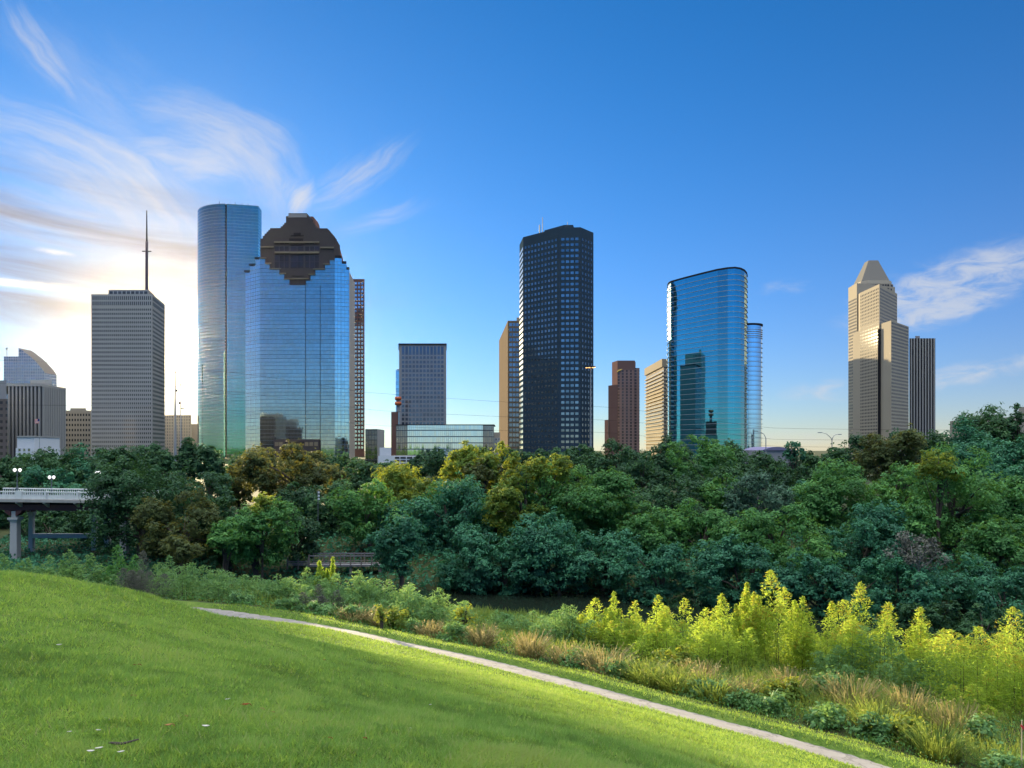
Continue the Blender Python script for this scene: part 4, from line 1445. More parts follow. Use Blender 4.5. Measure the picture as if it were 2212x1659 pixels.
LM = {
    'dark': leaf_mat('dark_evergreen_leaf', [(0, (0.0155, 0.0555, 0.0281)), (0.5, (0.0345, 0.1063, 0.0433)), (1, (0.0776, 0.1811, 0.0574))], 0.28, (0.1207, 0.2415, 0.0382)),
    'teal': leaf_mat('blue_green_leaf', [(0, (0.0156, 0.0869, 0.0527)), (0.5, (0.039, 0.1764, 0.0949)), (1, (0.0858, 0.2794, 0.1252))], 0.28, (0.1092, 0.2981, 0.0659)),
    'mid': leaf_mat('mid_green_leaf', [(0, (0.0265, 0.0994, 0.0309)), (0.5, (0.0662, 0.2087, 0.0571)), (1, (0.1559, 0.3602, 0.0891))], 0.34, (0.2646, 0.472, 0.0476)),
    'olive': leaf_mat('olive_leaf', [(0, (0.026, 0.044, 0.015)), (0.5, (0.054, 0.088, 0.028)), (1, (0.128, 0.160, 0.045))], 0.36, (0.34, 0.30, 0.05)),
    'lime': leaf_mat('yellow_green_leaf', [(0, (0.050, 0.095, 0.018)), (0.5, (0.108, 0.200, 0.034)), (1, (0.250, 0.340, 0.060))], 0.45, (0.60, 0.58, 0.05)),
    'willow': leaf_mat('willow_leaf', [(0, (0.045, 0.120, 0.026)), (0.40, (0.160, 0.280, 0.045)), (0.80, (0.350, 0.470, 0.065)), (0.90, (0.42, 0.32, 0.06)), (1, (0.40, 0.13, 0.03))], 0.58, (0.72, 0.86, 0.09)),
    'sage': leaf_mat('sage_feather_leaf', [(0, (0.0475, 0.1313, 0.0504)), (0.5, (0.1235, 0.2625, 0.0945)), (1, (0.2375, 0.4095, 0.147))], 0.42, (0.38, 0.546, 0.105)),
    'grey': leaf_mat('grey_twig', [(0, (0.060, 0.064, 0.048)), (0.5, (0.115, 0.122, 0.095)), (1, (0.200, 0.205, 0.170))], 0.15, (0.2, 0.18, 0.14)),
    'blossom': leaf_mat('pale_blossom_leaf', [(0, (0.0298, 0.084, 0.0504)), (0.5, (0.0723, 0.1628, 0.096)), (0.84, (0.1275, 0.2258, 0.144)), (0.9, (0.357, 0.483, 0.528)), (1, (0.51, 0.651, 0.7))], 0.25, (0.2125, 0.315, 0.24)),
    'straw': leaf_mat('straw_blade', [(0, (0.080, 0.100, 0.026)), (0.35, (0.190, 0.180, 0.060)), (0.7, (0.310, 0.260, 0.120)), (1, (0.440, 0.350, 0.200))], 0.45, (0.62, 0.50, 0.20)),
    'weed': leaf_mat('weed_blade', [(0, (0.030, 0.075, 0.014)), (0.45, (0.105, 0.195, 0.034)), (0.72, (0.230, 0.320, 0.070)), (0.86, (0.330, 0.290, 0.110)), (1, (0.430, 0.310, 0.170))], 0.48, (0.55, 0.60, 0.08)),
    'turf': leaf_mat('turf_blade', [(0, (0.027, 0.0772, 0.0173)), (0.45, (0.1125, 0.242, 0.0454)), (0.82, (0.234, 0.3811, 0.081)), (0.93, (0.297, 0.3193, 0.108)), (1, (0.378, 0.3399, 0.1728))], 0.58, (0.558, 0.7, 0.0756)),
}
m_bark = plain('bark', (0.075, 0.062, 0.050), 0.9, var=0.3, scale=3.0, spec=0.2)
m_bark_pale = plain('pale_bark', (0.30, 0.28, 0.25), 0.8, var=0.2, scale=3.0, spec=0.2)


def unit(v):
    return v / (np.linalg.norm(v, axis=-1, keepdims=True) + 1e-9)


def rdir(r, n):
    return unit(r.normal(size=(n, 3)))


def leaf_quads(c, nrm, size, r, aspect=0.55, along=None):
    """Diamond leaf cards at centres c, facing nrm, half length size."""
    n = len(c)
    a = along if along is not None else rdir(r, n)
    a = unit(a - nrm * (a * nrm).sum(-1, keepdims=True) * (0.0 if along is not None else 1.0))
    b_ = unit(np.cross(nrm, a))
    L = (size * r.uniform(0.6, 1.35, n))[:, None]
    W = L * aspect
    return np.stack([c - a * L, c + b_ * W - a * L * 0.1, c + a * L, c - b_ * W - a * L * 0.1], 1)


def crown_leaves(r, rx, ry, rz, n, size, shape='round', lobes=None, gap=0.0):
    """Leaf cards for a crown centred on the origin: uneven lobes, each broken into sprays, each spray a clump of leaves."""
    k = lobes or int(11 + 4.0 * (rx * rz) ** 0.5)
    d = rdir(r, k)
    rad = r.uniform(0.28, 0.98, k) ** 0.6
    pc = d * rad[:, None] * np.array([rx, ry, rz])
    if shape == 'spire':
        h = (pc[:, 2] / rz + 1) / 2
        f = np.clip(1.15 - h, 0.12, 1)[:, None]
        pc[:, :2] *= f * 1.25
    m0 = min(rx, rz)
    lr = r.uniform(0.16, 0.46, k) * m0
    lr *= np.where(pc[:, 2] > 0.45 * rz, r.uniform(.55, .95, k), 1.0)
    # sprays over the lobes
    sr0 = max(0.30, 0.13 * m0)
    ns = (4.2 * (lr / sr0) ** 2 + 4).astype(int)
    li = np.repeat(np.arange(k), ns)
    K = len(li)
    dd = rdir(r, K)
    dd[:, 2] += .18
    dd = unit(dd)
    sc = pc[li] + dd * (lr[li] * r.uniform(.72, 1.12, K))[:, None]
    over = r.random(K) < .10
    sc = np.where(over[:, None], sc + dd * sr0 * r.uniform(.6, 1.8, K)[:, None], sc)
    sr = sr0 * r.uniform(.55, 1.35, K) * np.where(over, .7, 1)
    w = sr ** 2
    si = r.choice(K, n, p=w / w.sum())
    e = rdir(r, n)
    rr_ = sr[si] * r.random(n) ** .45 * np.where(r.random(n) < .08, 1.35, 1.0)
    off = e * rr_[:, None] * np.array([1.1, 1.1, .62])
    # sprays hang outward and droop a little at the ends
    c = sc[si] + off - np.array([0, 0, 1]) * (np.hypot(off[:, 0], off[:, 1]) ** 2 / (sr[si] + .05) * .25)[:, None]
    nrm = unit(dd[si] * .7 + e * .5 + rdir(r, n) * 0.6 + np.array([0, 0, 0.45]))
    q = leaf_quads(c, nrm, size, r)
    lt, stn = r.normal(0, 0.11, k), r.normal(0, .12, K)
    tint = np.clip(0.44 + r.normal(0, .07) + lt[li][si] + stn[si] + r.normal(0, 0.12, n), 0, 1)
    return q, tint, pc


def off_verge(x, y, gap):
    sd_ = float(path_side(np.array([x]), np.array([y]))[0])
    if 0 < sd_ < gap or sd_ <= 0 and sd_ > -4:
        k_ = int(((PC[:, 0] - x) ** 2 + (PC[:, 1] - y) ** 2).argmin())
        return PC[k_, 0] + PN[k_, 0] * gap, PC[k_, 1] + PN[k_, 1] * gap
    return x, y


def tree(name, label, vx, vtop, vbot, hw, Y, mat='mid', shape='round', dens=1.0, size=None, group='trees along the bayou', cat='tree', seed=None, bark=None, trunk=True):
    """A tree whose crown spans vtop..vbot in the view and 2*hw across, standing at depth Y."""
    s_ = Y / F
    rx = hw * s_
    rz = (vbot - vtop) * s_ / 2
    x = (vx - 1106) * s_
    zc_ = CZ - ((vtop + vbot) / 2 - 968) * s_
    if cat == 'bush':
        x, Y = off_verge(x, Y, 3.4 + rx * .8)
        zc_ = gz(x, Y) + rz * .75
    gzv = gz(x, Y)
    zc_ = max(zc_, gzv + rz * .45)
    seed = seed if seed is not None else int(vx * 7 + vtop * 13 + Y)
    r = np.random.default_rng(seed)
    root = thing(name, label, cat, (x, Y, min(gzv, zc_ - rz)), group)
    size = size or float(np.clip(0.0017 * Y + 0.02, 0.10, 0.38))
    ry = min(rx, max(rz, 2.5)) * 0.85
    area = 4 * math.pi * ((rx * rz) ** .5) ** 2
    n = int(np.clip(area / (size * size * 1.1) * 2.0 * dens, 400, 20000))
    q, tint, pc = crown_leaves(r, rx * 1.0, ry, rz * 0.96, n, size, shape)
    q = q + np.array([x, Y, zc_])
    quads_mesh('crown', q, LM[mat], root, tint)
    if trunk:
        mb = MB()
        b0 = Vector((x, Y, root.location.z - 0.3))
        top = Vector((x + r.normal(0, .2) * rx, Y, zc_ + rz * 0.25))
        tr_ = max(0.14, 0.045 * (rz + rx))
        midp = b0.lerp(top, 0.5) + Vector((r.normal(0, .08) * rx, 0, 0))
        mb.tube([b0, midp, top], [tr_, tr_ * 0.7, tr_ * 0.2], 7)
        for i in r.choice(len(pc), min(11, len(pc)), replace=False):
            e = Vector((x + pc[i][0], Y + pc[i][1], zc_ + pc[i][2]))
            st_ = b0.lerp(top, float(r.uniform(0.3, 0.7)))
            mb.tube([st_, st_.lerp(e, .5) + Vector((0, 0, .1 * rz)), e], [tr_ * .45, tr_ * .28, tr_ * .1], 5, cap=False)
        mb.build('trunk', bark or m_bark, root, smooth=True)
    return root


T = tree
BG = 'trees on the skyline side of the bayou'
BK = 'trees on the bayou bank'
# name, label, vx, top, bottom, halfwidth, depth, material...
T('tree', 'dark tree at the left edge behind the globe lamps of the bridge', 10, 982, 1100, 55, 150, 'dark', group=BG)
T('tree', 'rounded dark tree in front of the low white hall', 118, 962, 1095, 62, 165, 'dark', group=BG)
T('tree', 'pale teal tree behind the second pair of globe lamps', 100, 1000, 1110, 62, 140, 'teal', group=BG)
T('tree', 'dark tree below the grid office and antenna tower', 185, 968, 1090, 60, 170, 'teal', group=BG)
T('tree', 'flat topped dark tree at the foot of the antenna tower', 268, 960, 1080, 66, 150, 'dark', group=BG)
T('tree', 'small dark tree left of the steel poles', 350, 947, 1080, 34, 140, 'dark', group=BG)
T('conifer_tree', 'ragged dark spired tree right of the steel poles', 405, 932, 1120, 36, 125, 'dark', 'spire', group=BG)
T('conifer_tree', 'second dark spired tree in front of the rounded tower', 452, 940, 1130, 40, 122, 'dark', 'spire', group=BG)
T('oak_tree', 'brown olive oak below the granite portal of the stepped glass tower', 612, 968, 1095, 104, 125, 'olive', group=BG)
T('oak_tree', 'smaller olive oak between the spired trees and the round brown oak', 520, 990, 1100, 42, 130, 'olive', group=BG)
T('oak_tree', 'grey green oak under the red brown tower', 770, 982, 1090, 62, 135, 'dark', group=BG)
T('oak_tree', 'dull olive oak between the brown oak and the grey green oak', 705, 1000, 1100, 40, 128, 'olive', group=BG)
T('cottonwood_tree', 'bright yellow green tree in front of the white parking garage', 868, 990, 1110, 54, 112, 'lime', group=BG)
T('cottonwood_tree', 'lime coloured tree hanging low right of the bright garage tree', 905, 1030, 1130, 60, 108, 'lime', group=BG)
T('oak_tree', 'dark tree top before the wide glass block', 955, 958, 1040, 38, 160, 'dark', group=BG)
T('cottonwood_tree', 'golden spired tree in front of the wide glass block', 1000, 945, 1080, 50, 110, 'lime', 'spire', group=BG)
T('cottonwood_tree', 'golden rounded tree in front of the gold sided tower', 1080, 962, 1080, 42, 110, 'lime', group=BG)
T('cottonwood_tree', 'muted golden tree between the two gold topped trees', 1040, 985, 1090, 44, 108, 'olive', group=BG)
T('oak_tree', 'dark tree at the foot of the dark granite tower', 1150, 974, 1060, 40, 150, 'dark', group=BG)
T('oak_tree', 'low dark tree under the right side of the dark granite tower', 1245, 966, 1060, 58, 155, 'dark', group=BG)
T('oak_tree', 'dark tree below the red granite tower', 1335, 954, 1060, 56, 150, 'dark', group=BG)
T('oak_tree', 'blackish tree before the cream hotel', 1432, 938, 1060, 44, 150, 'dark', group=BG)
T('oak_tree', 'bright green domed tree below the curved glass tower', 1515, 930, 1055, 64, 130, 'mid', group=BG)
T('oak_tree', 'dark tree under the round glass tower', 1600, 966, 1060, 62, 150, 'dark', group=BG)
T('oak_tree', 'low dark tree in front of the mauve shed', 1680, 974, 1065, 58, 140, 'dark', group=BG)
T('oak_tree', 'small open tree rising between the two street lamps', 1716, 948, 1010, 24, 138, 'teal', dens=.5, group=BG)
T('oak_tree', 'low dark tree below the double street lamp', 1765, 978, 1065, 52, 140, 'dark', group=BG)
T('oak_tree', 'dark tree left of the pyramid roofed tower base', 1838, 938, 1050, 36, 135, 'dark', group=BG)
T('oak_tree', 'tall olive green tree in front of the pyramid roofed tower', 1918, 910, 1080, 66, 112, 'olive', group=BG)
T('oak_tree', 'dark tree at the foot of the striped tower', 2000, 922, 1060, 58, 130, 'dark', group=BG)
T('oak_tree', 'broad dark tree right of the striped tower', 2085, 915, 1060, 66, 128, 'teal', group=BG)
T('pecan_tree', 'highest blackish tree top near the right edge', 2130, 876, 1000, 62, 135, 'dark', dens=.8, group=BG)
T('pecan_tree', 'blackish tree top cut by the right edge', 2205, 868, 1010, 40, 132, 'dark', dens=.8, group=BG)
T('oak_tree', 'teal tree below the blackish tops at the right edge', 2185, 935, 1090, 70, 118, 'teal', group=BG)

for a in (('dark treetop row below the columned block', 60, 975, 1060, 60, 185, 'dark'),
          ('dark treetop between the white hall and the antenna tower', 225, 964, 1050, 56, 190, 'dark'),
          ('dark treetop below the right side of the antenna tower', 320, 958, 1050, 52, 185, 'dark'),
          ('dark treetop under the left half of the rounded tower', 490, 972, 1060, 44, 180, 'dark'),
          ('olive treetop under the left half of the stepped glass tower', 570, 966, 1060, 56, 170, 'olive'),
          ('olive treetop under the right half of the stepped glass tower', 665, 968, 1060, 56, 172, 'olive'),
          ('dark treetop under the right edge of the stepped glass tower', 735, 974, 1060, 44, 175, 'dark'),
          ('dark treetop below the dark glass block', 815, 990, 1060, 44, 170, 'dark'),
          ('dark treetop below the left end of the wide glass block', 905, 982, 1050, 44, 185, 'dark'),
          ('golden green treetop below the right end of the wide glass block', 1035, 966, 1050, 46, 150, 'lime'),
          ('dark treetop below the gold sided tower', 1112, 968, 1050, 44, 180, 'dark'),
          ('dark treetop below the left half of the dark granite tower', 1190, 966, 1050, 54, 185, 'dark'),
          ('dark treetop between the dark granite tower and the red tower', 1290, 962, 1050, 50, 180, 'dark'),
          ('dark treetop between the red tower and the cream hotel', 1385, 956, 1050, 44, 185, 'dark'),
          ('dark treetop below the left edge of the curved glass tower', 1465, 948, 1050, 44, 180, 'dark'),
          ('dark treetop below the right edge of the curved glass tower', 1575, 958, 1050, 52, 185, 'dark'),
          ('dark treetop behind the mauve shed', 1650, 974, 1050, 44, 190, 'dark'),
          ('low dark treetop right of the mauve shed', 1745, 974, 1050, 44, 185, 'dark'),
          ('low dark treetop right of the double street lamp', 1815, 965, 1050, 44, 185, 'dark'),
          ('dark treetop below the lower block of the pyramid roofed tower', 1950, 925, 1050, 54, 160, 'dark')):
    T('oak_tree', *a, group=BG)

# bank trees, back to front
T('oak_tree', 'big dark tree overlapping the end of the bridge', 300, 985, 1200, 102, 96, 'dark', group=BK)
T('oak_tree', 'dark tree behind the big bridge tree', 425, 1000, 1180, 76, 104, 'dark', group=BK)
T('oak_tree', 'deep green tree filling the shade under the spired trees', 470, 1060, 1215, 70, 96, 'dark', group=BK)
T('oak_tree', 'olive green tree in front of the big bridge tree', 395, 1062, 1205, 84, 90, 'olive', group=BK)
T('oak_tree', 'green tree with a bright yellow top below the brown oak', 560, 1072, 1225, 82, 88, 'mid', group=BK)
T('lime_tuft_tree', 'yellow lit tuft of young tree above the green bank tree', 566, 1066, 1120, 26, 87, 'lime', group=BK)
T('oak_tree', 'rounded olive bush like tree below the olive bridge tree', 388, 1150, 1225, 50, 82, 'olive', group=BK)
T('oak_tree', 'small pale green tree top before the dark bank', 487, 1125, 1190, 34, 84, 'mid', group=BK)
T('oak_tree', 'shadowy tree between the oak row and the footbridge', 735, 1045, 1165, 86, 108, 'dark', group=BK)
T('oak_tree', 'grey green spreading tree over the footbridge', 800, 1035, 1190, 70, 98, 'mid', group=BK)
T('oak_tree', 'teal tree behind the footbridge end', 900, 1060, 1220, 74, 100, 'teal', group=BK)
T('oak_tree', 'full teal tree beside the right end of the footbridge', 866, 1105, 1262, 62, 82, 'teal', group=BK)
T('oak_tree', 'tall blue green tree left of the bank centre', 985, 1020, 1210, 84, 98, 'teal', group=BK)
T('oak_tree', 'dull green tree over the water left of the tallest bank tree', 1010, 1130, 1280, 84, 84, 'teal', group=BK)
T('cottonwood_tree', 'tallest bank tree with a yellow tuft for a lit top below the dark granite tower', 1215, 982, 1180, 104, 98, 'mid', group=BK)
T('cottonwood_tree', 'shoulder tree tinted yellow as if sunlit, left of the tallest bank tree', 1125, 1012, 1190, 66, 94, 'lime', group=BK)  # yellower leaf colour stands in for sunlight on this crown
T('lime_tuft_tree', 'added yellow green tuft imitating sun on the left shoulder of the tallest bank tree', 1185, 978, 1050, 44, 95, 'lime', group=BK)  # added tuft: its yellow leaves imitate sun on the tree top
T('lime_tuft_tree', 'yellow green tuft on the upper left of the lumpy bright tree', 2030, 962, 1040, 44, 85, 'lime', group=BK, dens=.7)
T('oak_tree', 'teal tree under the tallest bank tree', 1180, 1100, 1285, 92, 84, 'teal', group=BK)
T('oak_tree', 'green tree right of the tallest bank tree', 1330, 1010, 1190, 96, 98, 'mid', group=BK)
T('oak_tree', 'low teal tree leaning over the dark water below the red granite tower', 1300, 1130, 1290, 86, 83, 'teal', group=BK)
T('oak_tree', 'shaded tree in the hollow below the domed tree', 1450, 1045, 1200, 70, 104, 'dark', group=BK)
T('oak_tree', 'rounded green tree below the curved glass tower', 1510, 1075, 1240, 70, 92, 'mid', group=BK)
T('blossom_tree', 'tree with pale whitish sprays below the curved glass tower', 1635, 1025, 1150, 70, 100, 'blossom', group=BK, bark=m_bark_pale)
T('blossom_tree', 'smaller tree with pale sprays right of the other pale tree', 1700, 1045, 1130, 44, 102, 'blossom', group=BK, bark=m_bark_pale)
T('oak_tree', 'green tree behind the smaller pale tree', 1570, 1022, 1120, 60, 106, 'mid', group=BK)
T('oak_tree', 'low blue green tree above the yellow willows', 1430, 1165, 1320, 92, 78, 'teal', group=BK)
T('oak_tree', 'blue green tree above the tallest yellow willow', 1590, 1160, 1330, 96, 76, 'teal', group=BK)
T('oak_tree', 'long green tree sloping below the double street lamp', 1700, 1092, 1280, 100, 86, 'mid', group=BK)
T('oak_tree', 'green tree left of the olive pyramid tower tree', 1805, 1005, 1190, 84, 98, 'mid', group=BK)
T('oak_tree', 'blue green tree below the olive pyramid tower tree', 1880, 1080, 1270, 92, 84, 'teal', group=BK)
T('oak_tree', 'dull green tree low on the bank right of centre', 1780, 1200, 1345, 94, 72, 'teal', group=BK)
T('cottonwood_tree', 'light green lumpy tree at the right with the brightest foliage', 2060, 968, 1190, 104, 88, 'mid', group=BK)
T('cottonwood_tree', 'light green lower tree left of the lumpy bright tree', 1965, 1070, 1250, 62, 84, 'mid', group=BK)
T('oak_tree', 'green tree filling the right edge under the teal tree', 2180, 1050, 1260, 84, 86, 'mid', group=BK)
T('oak_tree', 'bluish tree beneath the lumpy bright tree', 2070, 1190, 1350, 92, 74, 'teal', group=BK)
T('oak_tree', 'bluish low tree left of the bare grey branches', 1935, 1195, 1350, 84, 71, 'teal', group=BK)
T('oak_tree', 'shaded blue green tree at the lower right edge', 2190, 1210, 1400, 84, 68, 'teal', group=BK)
T('bare_tree', 'leafless grey branched tree caught among the green trees at the right', 1985, 1150, 1230, 62, 70.5, 'grey', dens=.35, group=BK, bark=m_bark_pale)

for a in (('dark tree line behind the bridge lamps at the left edge', 25, 1025, 1145, 70, 142, 'dark'),
          ('dark tree behind the bridge balustrade left of the big dark tree', 120, 1030, 1145, 66, 140, 'dark'),
          ('dark tree behind the right end of the balustrade', 195, 1035, 1145, 60, 138, 'teal'),
          ('dim green tree filling the gap left of the footbridge', 640, 1110, 1215, 56, 92, 'dark'),
          ('dim teal tree right behind the footbridge rail', 700, 1120, 1205, 40, 112, 'teal'),
          ('dark tree deep under the bridge deck end', 215, 1090, 1225, 60, 112, 'dark'),
          ('low dark tree in the deep shade behind the near bridge pier', 55, 1118, 1185, 46, 119, 'dark'),
          ('low dark tree in the deep shade between the bridge piers', 110, 1115, 1185, 46, 118, 'dark'),
          ('low dark tree in the deep shade right of the rear bridge piers', 195, 1115, 1185, 44, 117, 'dark'),
          ('dark tree in the shade under the bridge beside its rear piers', 110, 1130, 1230, 60, 128, 'dark'),
          ('dark tree seen under the bridge left of the near pier', 15, 1120, 1230, 46, 130, 'dark'),
          ('dark green tree in the middle distance below the brown oak', 640, 1040, 1150, 60, 112, 'dark'),
          ('dark tree behind the green bank tree with the yellow top', 500, 1100, 1230, 54, 92, 'dark'),
          ('green tree between the lime tree and the tall blue green tree', 945, 1050, 1170, 58, 104, 'mid'),
          ('green tree filling below the golden rounded tree', 1075, 1050, 1200, 66, 100, 'mid'),
          ('teal low tree over the water left of centre', 1090, 1165, 1290, 66, 83, 'teal'),
          ('teal drooping tree over the water at the centre', 1210, 1190, 1295, 66, 82, 'teal'),
          ('green tree in front of the shaded hollow', 1400, 1095, 1225, 66, 94, 'mid'),
          ('green tree below the tree with pale sprays', 1610, 1110, 1250, 76, 90, 'mid'),
          ('teal tree low over the water before the sloping green tree', 1680, 1215, 1345, 72, 74, 'teal'),
          ('green shade tree between the dark row and the sloping green tree', 1740, 1040, 1160, 66, 104, 'teal'),
          ('teal tree below the dull shade row at the right', 1860, 1240, 1370, 70, 71, 'teal'),
          ('low dark tree by the water under the bluish trees', 2000, 1290, 1400, 74, 66, 'dark'),
          ('low dark tree by the water at the right edge', 2140, 1300, 1430, 74, 63, 'dark'),
          ('green tree between the olive tree and the lumpy bright tree', 1940, 1000, 1130, 60, 100, 'mid'),
          ('green tree at the right edge above the bluish tree', 2150, 1120, 1280, 70, 80, 'mid'),
          ('teal tree behind the lumpy bright tree', 2080, 960, 1080, 84, 112, 'teal'),
          ('dark tree row piece below the cream hotel', 1385, 985, 1085, 48, 128, 'dark'),
          ('teal tree below the bright domed tree', 1540, 990, 1100, 70, 118, 'dark'),
          ('dark tree below the mauve shed', 1650, 1000, 1100, 70, 122, 'dark'),
          ('dark tree below the low dark lamp tree', 1770, 1000, 1100, 66, 118, 'dark')):
    T('oak_tree', *a, group=BK)

for k_, a in enumerate(((2290, 1040, 1230, 90, 92, 'mid'), (2300, 1180, 1400, 90, 70, 'teal'), (2330, 930, 1080, 90, 120, 'dark'), (2430, 1080, 1260, 90, 88, 'teal'), (2440, 960, 1120, 90, 115, 'mid'),
                        (2420, 1230, 1430, 90, 68, 'mid'), (2560, 1000, 1200, 100, 100, 'dark'), (2570, 1200, 1430, 90, 70, 'teal'), (2700, 1050, 1300, 110, 90, 'mid'),
                        (-90, 990, 1110, 70, 150, 'dark'), (-200, 985, 1130, 80, 140, 'teal'), (-320, 990, 1150, 90, 130, 'dark'))):
    T('oak_tree', ('tree continuing the wooded bank beyond the right edge of the view', 'tree continuing the wooded bank beyond the left edge of the view')[k_ > 8], *a, group=('trees past the right edge', 'trees past the left edge')[k_ > 8])

# ---- willows and feathery shrubs
def shrub(name, label, vx, vtop, vbot, hw, Y, mat='willow', stems=9, n=None, tips=0.0, group='feathery shrubs', cat='shrub', L=None, wid=0.26, lean=0.0):
    s_ = Y / F
    R_ = hw * s_ * 1.5
    x = (vx - 1106) * s_
    z0 = CZ - (vbot - 968) * s_
    g0 = gz(x, Y)
    H = (vbot - vtop) * s_
    zb = min(z0, g0)
    H += z0 - zb
    r = np.random.default_rng(int(vx * 11 + vtop * 3))
    root = thing(name, label, cat, (x, Y, zb), group)
    L = L or (0.0034 if mat != 'sage' else 0.0040) * Y
    if mat == 'sage':
        stems += 5
    n = n or int(np.clip(R_ * H * 3.1 / (L * L * wid) * (2.1 if mat != 'sage' else 2.8), 3000, 23000))
    cs, ds, ti = [], [], []
    mb = MB()
    for k in range(stems):
        a = r.uniform(0, 6.283)
        rad = R_ * math.sqrt(r.random()) * 0.95 if k else 0.0
        bx, by = x + rad * math.cos(a) + lean * r.normal(), Y + rad * math.sin(a) * .8
        h = H * (1.0 - 0.34 * (rad / R_) ** 1.5) * r.uniform(0.62, 1.0) if k else H
        lx, ly = math.cos(a) * rad * .22 + r.normal(0, .10) * R_, math.sin(a) * rad * .22
        rr_ = R_ * r.uniform(0.46, 0.74)
        nk = n // stems
        t_ = r.random(nk) ** 0.85
        prof = (1 - t_) ** 0.60 * (0.72 + 0.28 * np.minimum(1, t_ * 4 + .35)) + 0.03
        th = r.uniform(0, 6.283, nk)
        q_ = np.sqrt(r.random(nk)) * 0.85 + 0.15
        wob = 1 + 0.28 * np.sin(th * 3 + t_ * 17 + k)
        wob = wob * (1 + .30 * np.sin(t_ * 41 + 2 * th + k * 2))
        c = np.stack([bx + lx * t_ ** 1.5 + np.cos(th) * rr_ * prof * q_ * wob, by + ly * t_ ** 1.5 + np.sin(th) * rr_ * prof * q_ * wob, zb + h * t_], 1)
        outw = np.stack([np.cos(th), np.sin(th), np.full(nk, 0.9)], 1) + r.normal(0, .5, (nk, 3))
        outw[:, 2] -= r.random(nk) * 1.3
        cs.append(c)
        ds.append(unit(outw))
        tt = 0.40 + 0.22 * t_ + r.normal(0, .12, nk)
        if tips:
            tip = (t_ > 0.80) & (r.random(nk) < tips)
            tt = np.where(tip, r.uniform(.86, 1.0, nk), np.minimum(tt, .82))
        ti.append(tt)
        mb.tube([(bx, by, zb - .2), (bx + r.normal(0, .05), by, zb + h * .5), (bx, by, zb + h * .95)], [.024, .014, .005], 4, cap=False)
    c, d, tint = np.concatenate(cs), np.concatenate(ds), np.clip(np.concatenate(ti), 0, 1)
    nrm = unit(np.cross(d, rdir(r, len(d))))
    q = leaf_quads(c, nrm, np.full(len(c), L / 2 * 1.2), r, wid, along=d)
    quads_mesh('foliage', q, LM[mat], root, tint)
    so = mb.build('stem', m_bark, root)
    so['kind'] = 'stuff'
    return root


S = shrub
WG = 'yellow lit willows by the water'
S('willow_shrub', 'leftmost sunlit willow, low and orange tipped', 1285, 1292, 1392, 34, 46, 'willow', 8, tips=.35, group=WG)
S('willow_shrub', 'slim green sunlit willow with one thin spire', 1322, 1278, 1400, 22, 45, 'willow', 4, tips=.1, group=WG)
S('willow_shrub', 'broad low sunlit willow right of the slim spire', 1362, 1298, 1405, 40, 44, 'willow', 9, tips=.35, group=WG)
S('willow_shrub', 'sunlit willow with a rounded yellow top', 1418, 1286, 1412, 40, 43.5, 'willow', 9, tips=.3, group=WG)
S('willow_shrub', 'sunlit willow in the middle of the low yellow row', 1480, 1292, 1418, 40, 43, 'willow', 10, tips=.3, group=WG)
S('willow_shrub', 'small shaded willow in front of the low yellow row', 1440, 1360, 1425, 44, 41.5, 'willow', 9, group=WG)
S('willow_shrub', 'twin spired sunlit willow left of the tallest willow', 1568, 1282, 1425, 40, 42, 'willow', 8, tips=.3, group=WG)
S('willow_shrub', 'sharp pointed willow just left of the tallest willow', 1612, 1258, 1430, 28, 41.5, 'willow', 5, tips=.3, group=WG)
S('willow_shrub', 'tallest yellow willow with an orange pointed top', 1678, 1232, 1432, 50, 41, 'willow', 9, tips=.4, group=WG)
S('willow_shrub', 'willow in front of the gap between the tallest willow and its left neighbour', 1560, 1335, 1440, 46, 39.5, 'willow', 9, group=WG)
S('willow_shrub', 'dark green willow right of the tallest willow', 1736, 1288, 1450, 40, 40, 'willow', 9, tips=.2, group=WG)
S('willow_shrub', 'sunlit willow with several reddish points between the two tallest', 1790, 1300, 1462, 40, 39.5, 'willow', 8, tips=.4, group=WG)
S('willow_shrub', 'second tallest willow with a narrow pointed top', 1858, 1258, 1478, 56, 38.5, 'willow', 10, tips=.4, group=WG)
S('willow_shrub', 'shaded green willow base in front of the second tallest willow', 1880, 1350, 1500, 62, 37, 'sage', 12, group=WG)
S('willow_shrub', 'yellow willow right of the second tallest with a blunt top', 1990, 1312, 1500, 50, 37, 'willow', 9, tips=.3, group=WG)
S('willow_shrub', 'shaded green willow right of the blunt topped willow', 2035, 1385, 1520, 56, 36, 'sage', 11, group=WG)
S('willow_shrub', 'large yellow willow cut by the right edge of the view', 2190, 1312, 1560, 92, 33, 'willow', 24, n=42000, tips=.4, group=WG)
S('willow_shrub', 'low spreading willow branches below the large right edge willow', 2130, 1450, 1590, 58, 31.5, 'willow', 9, tips=.2, group=WG)

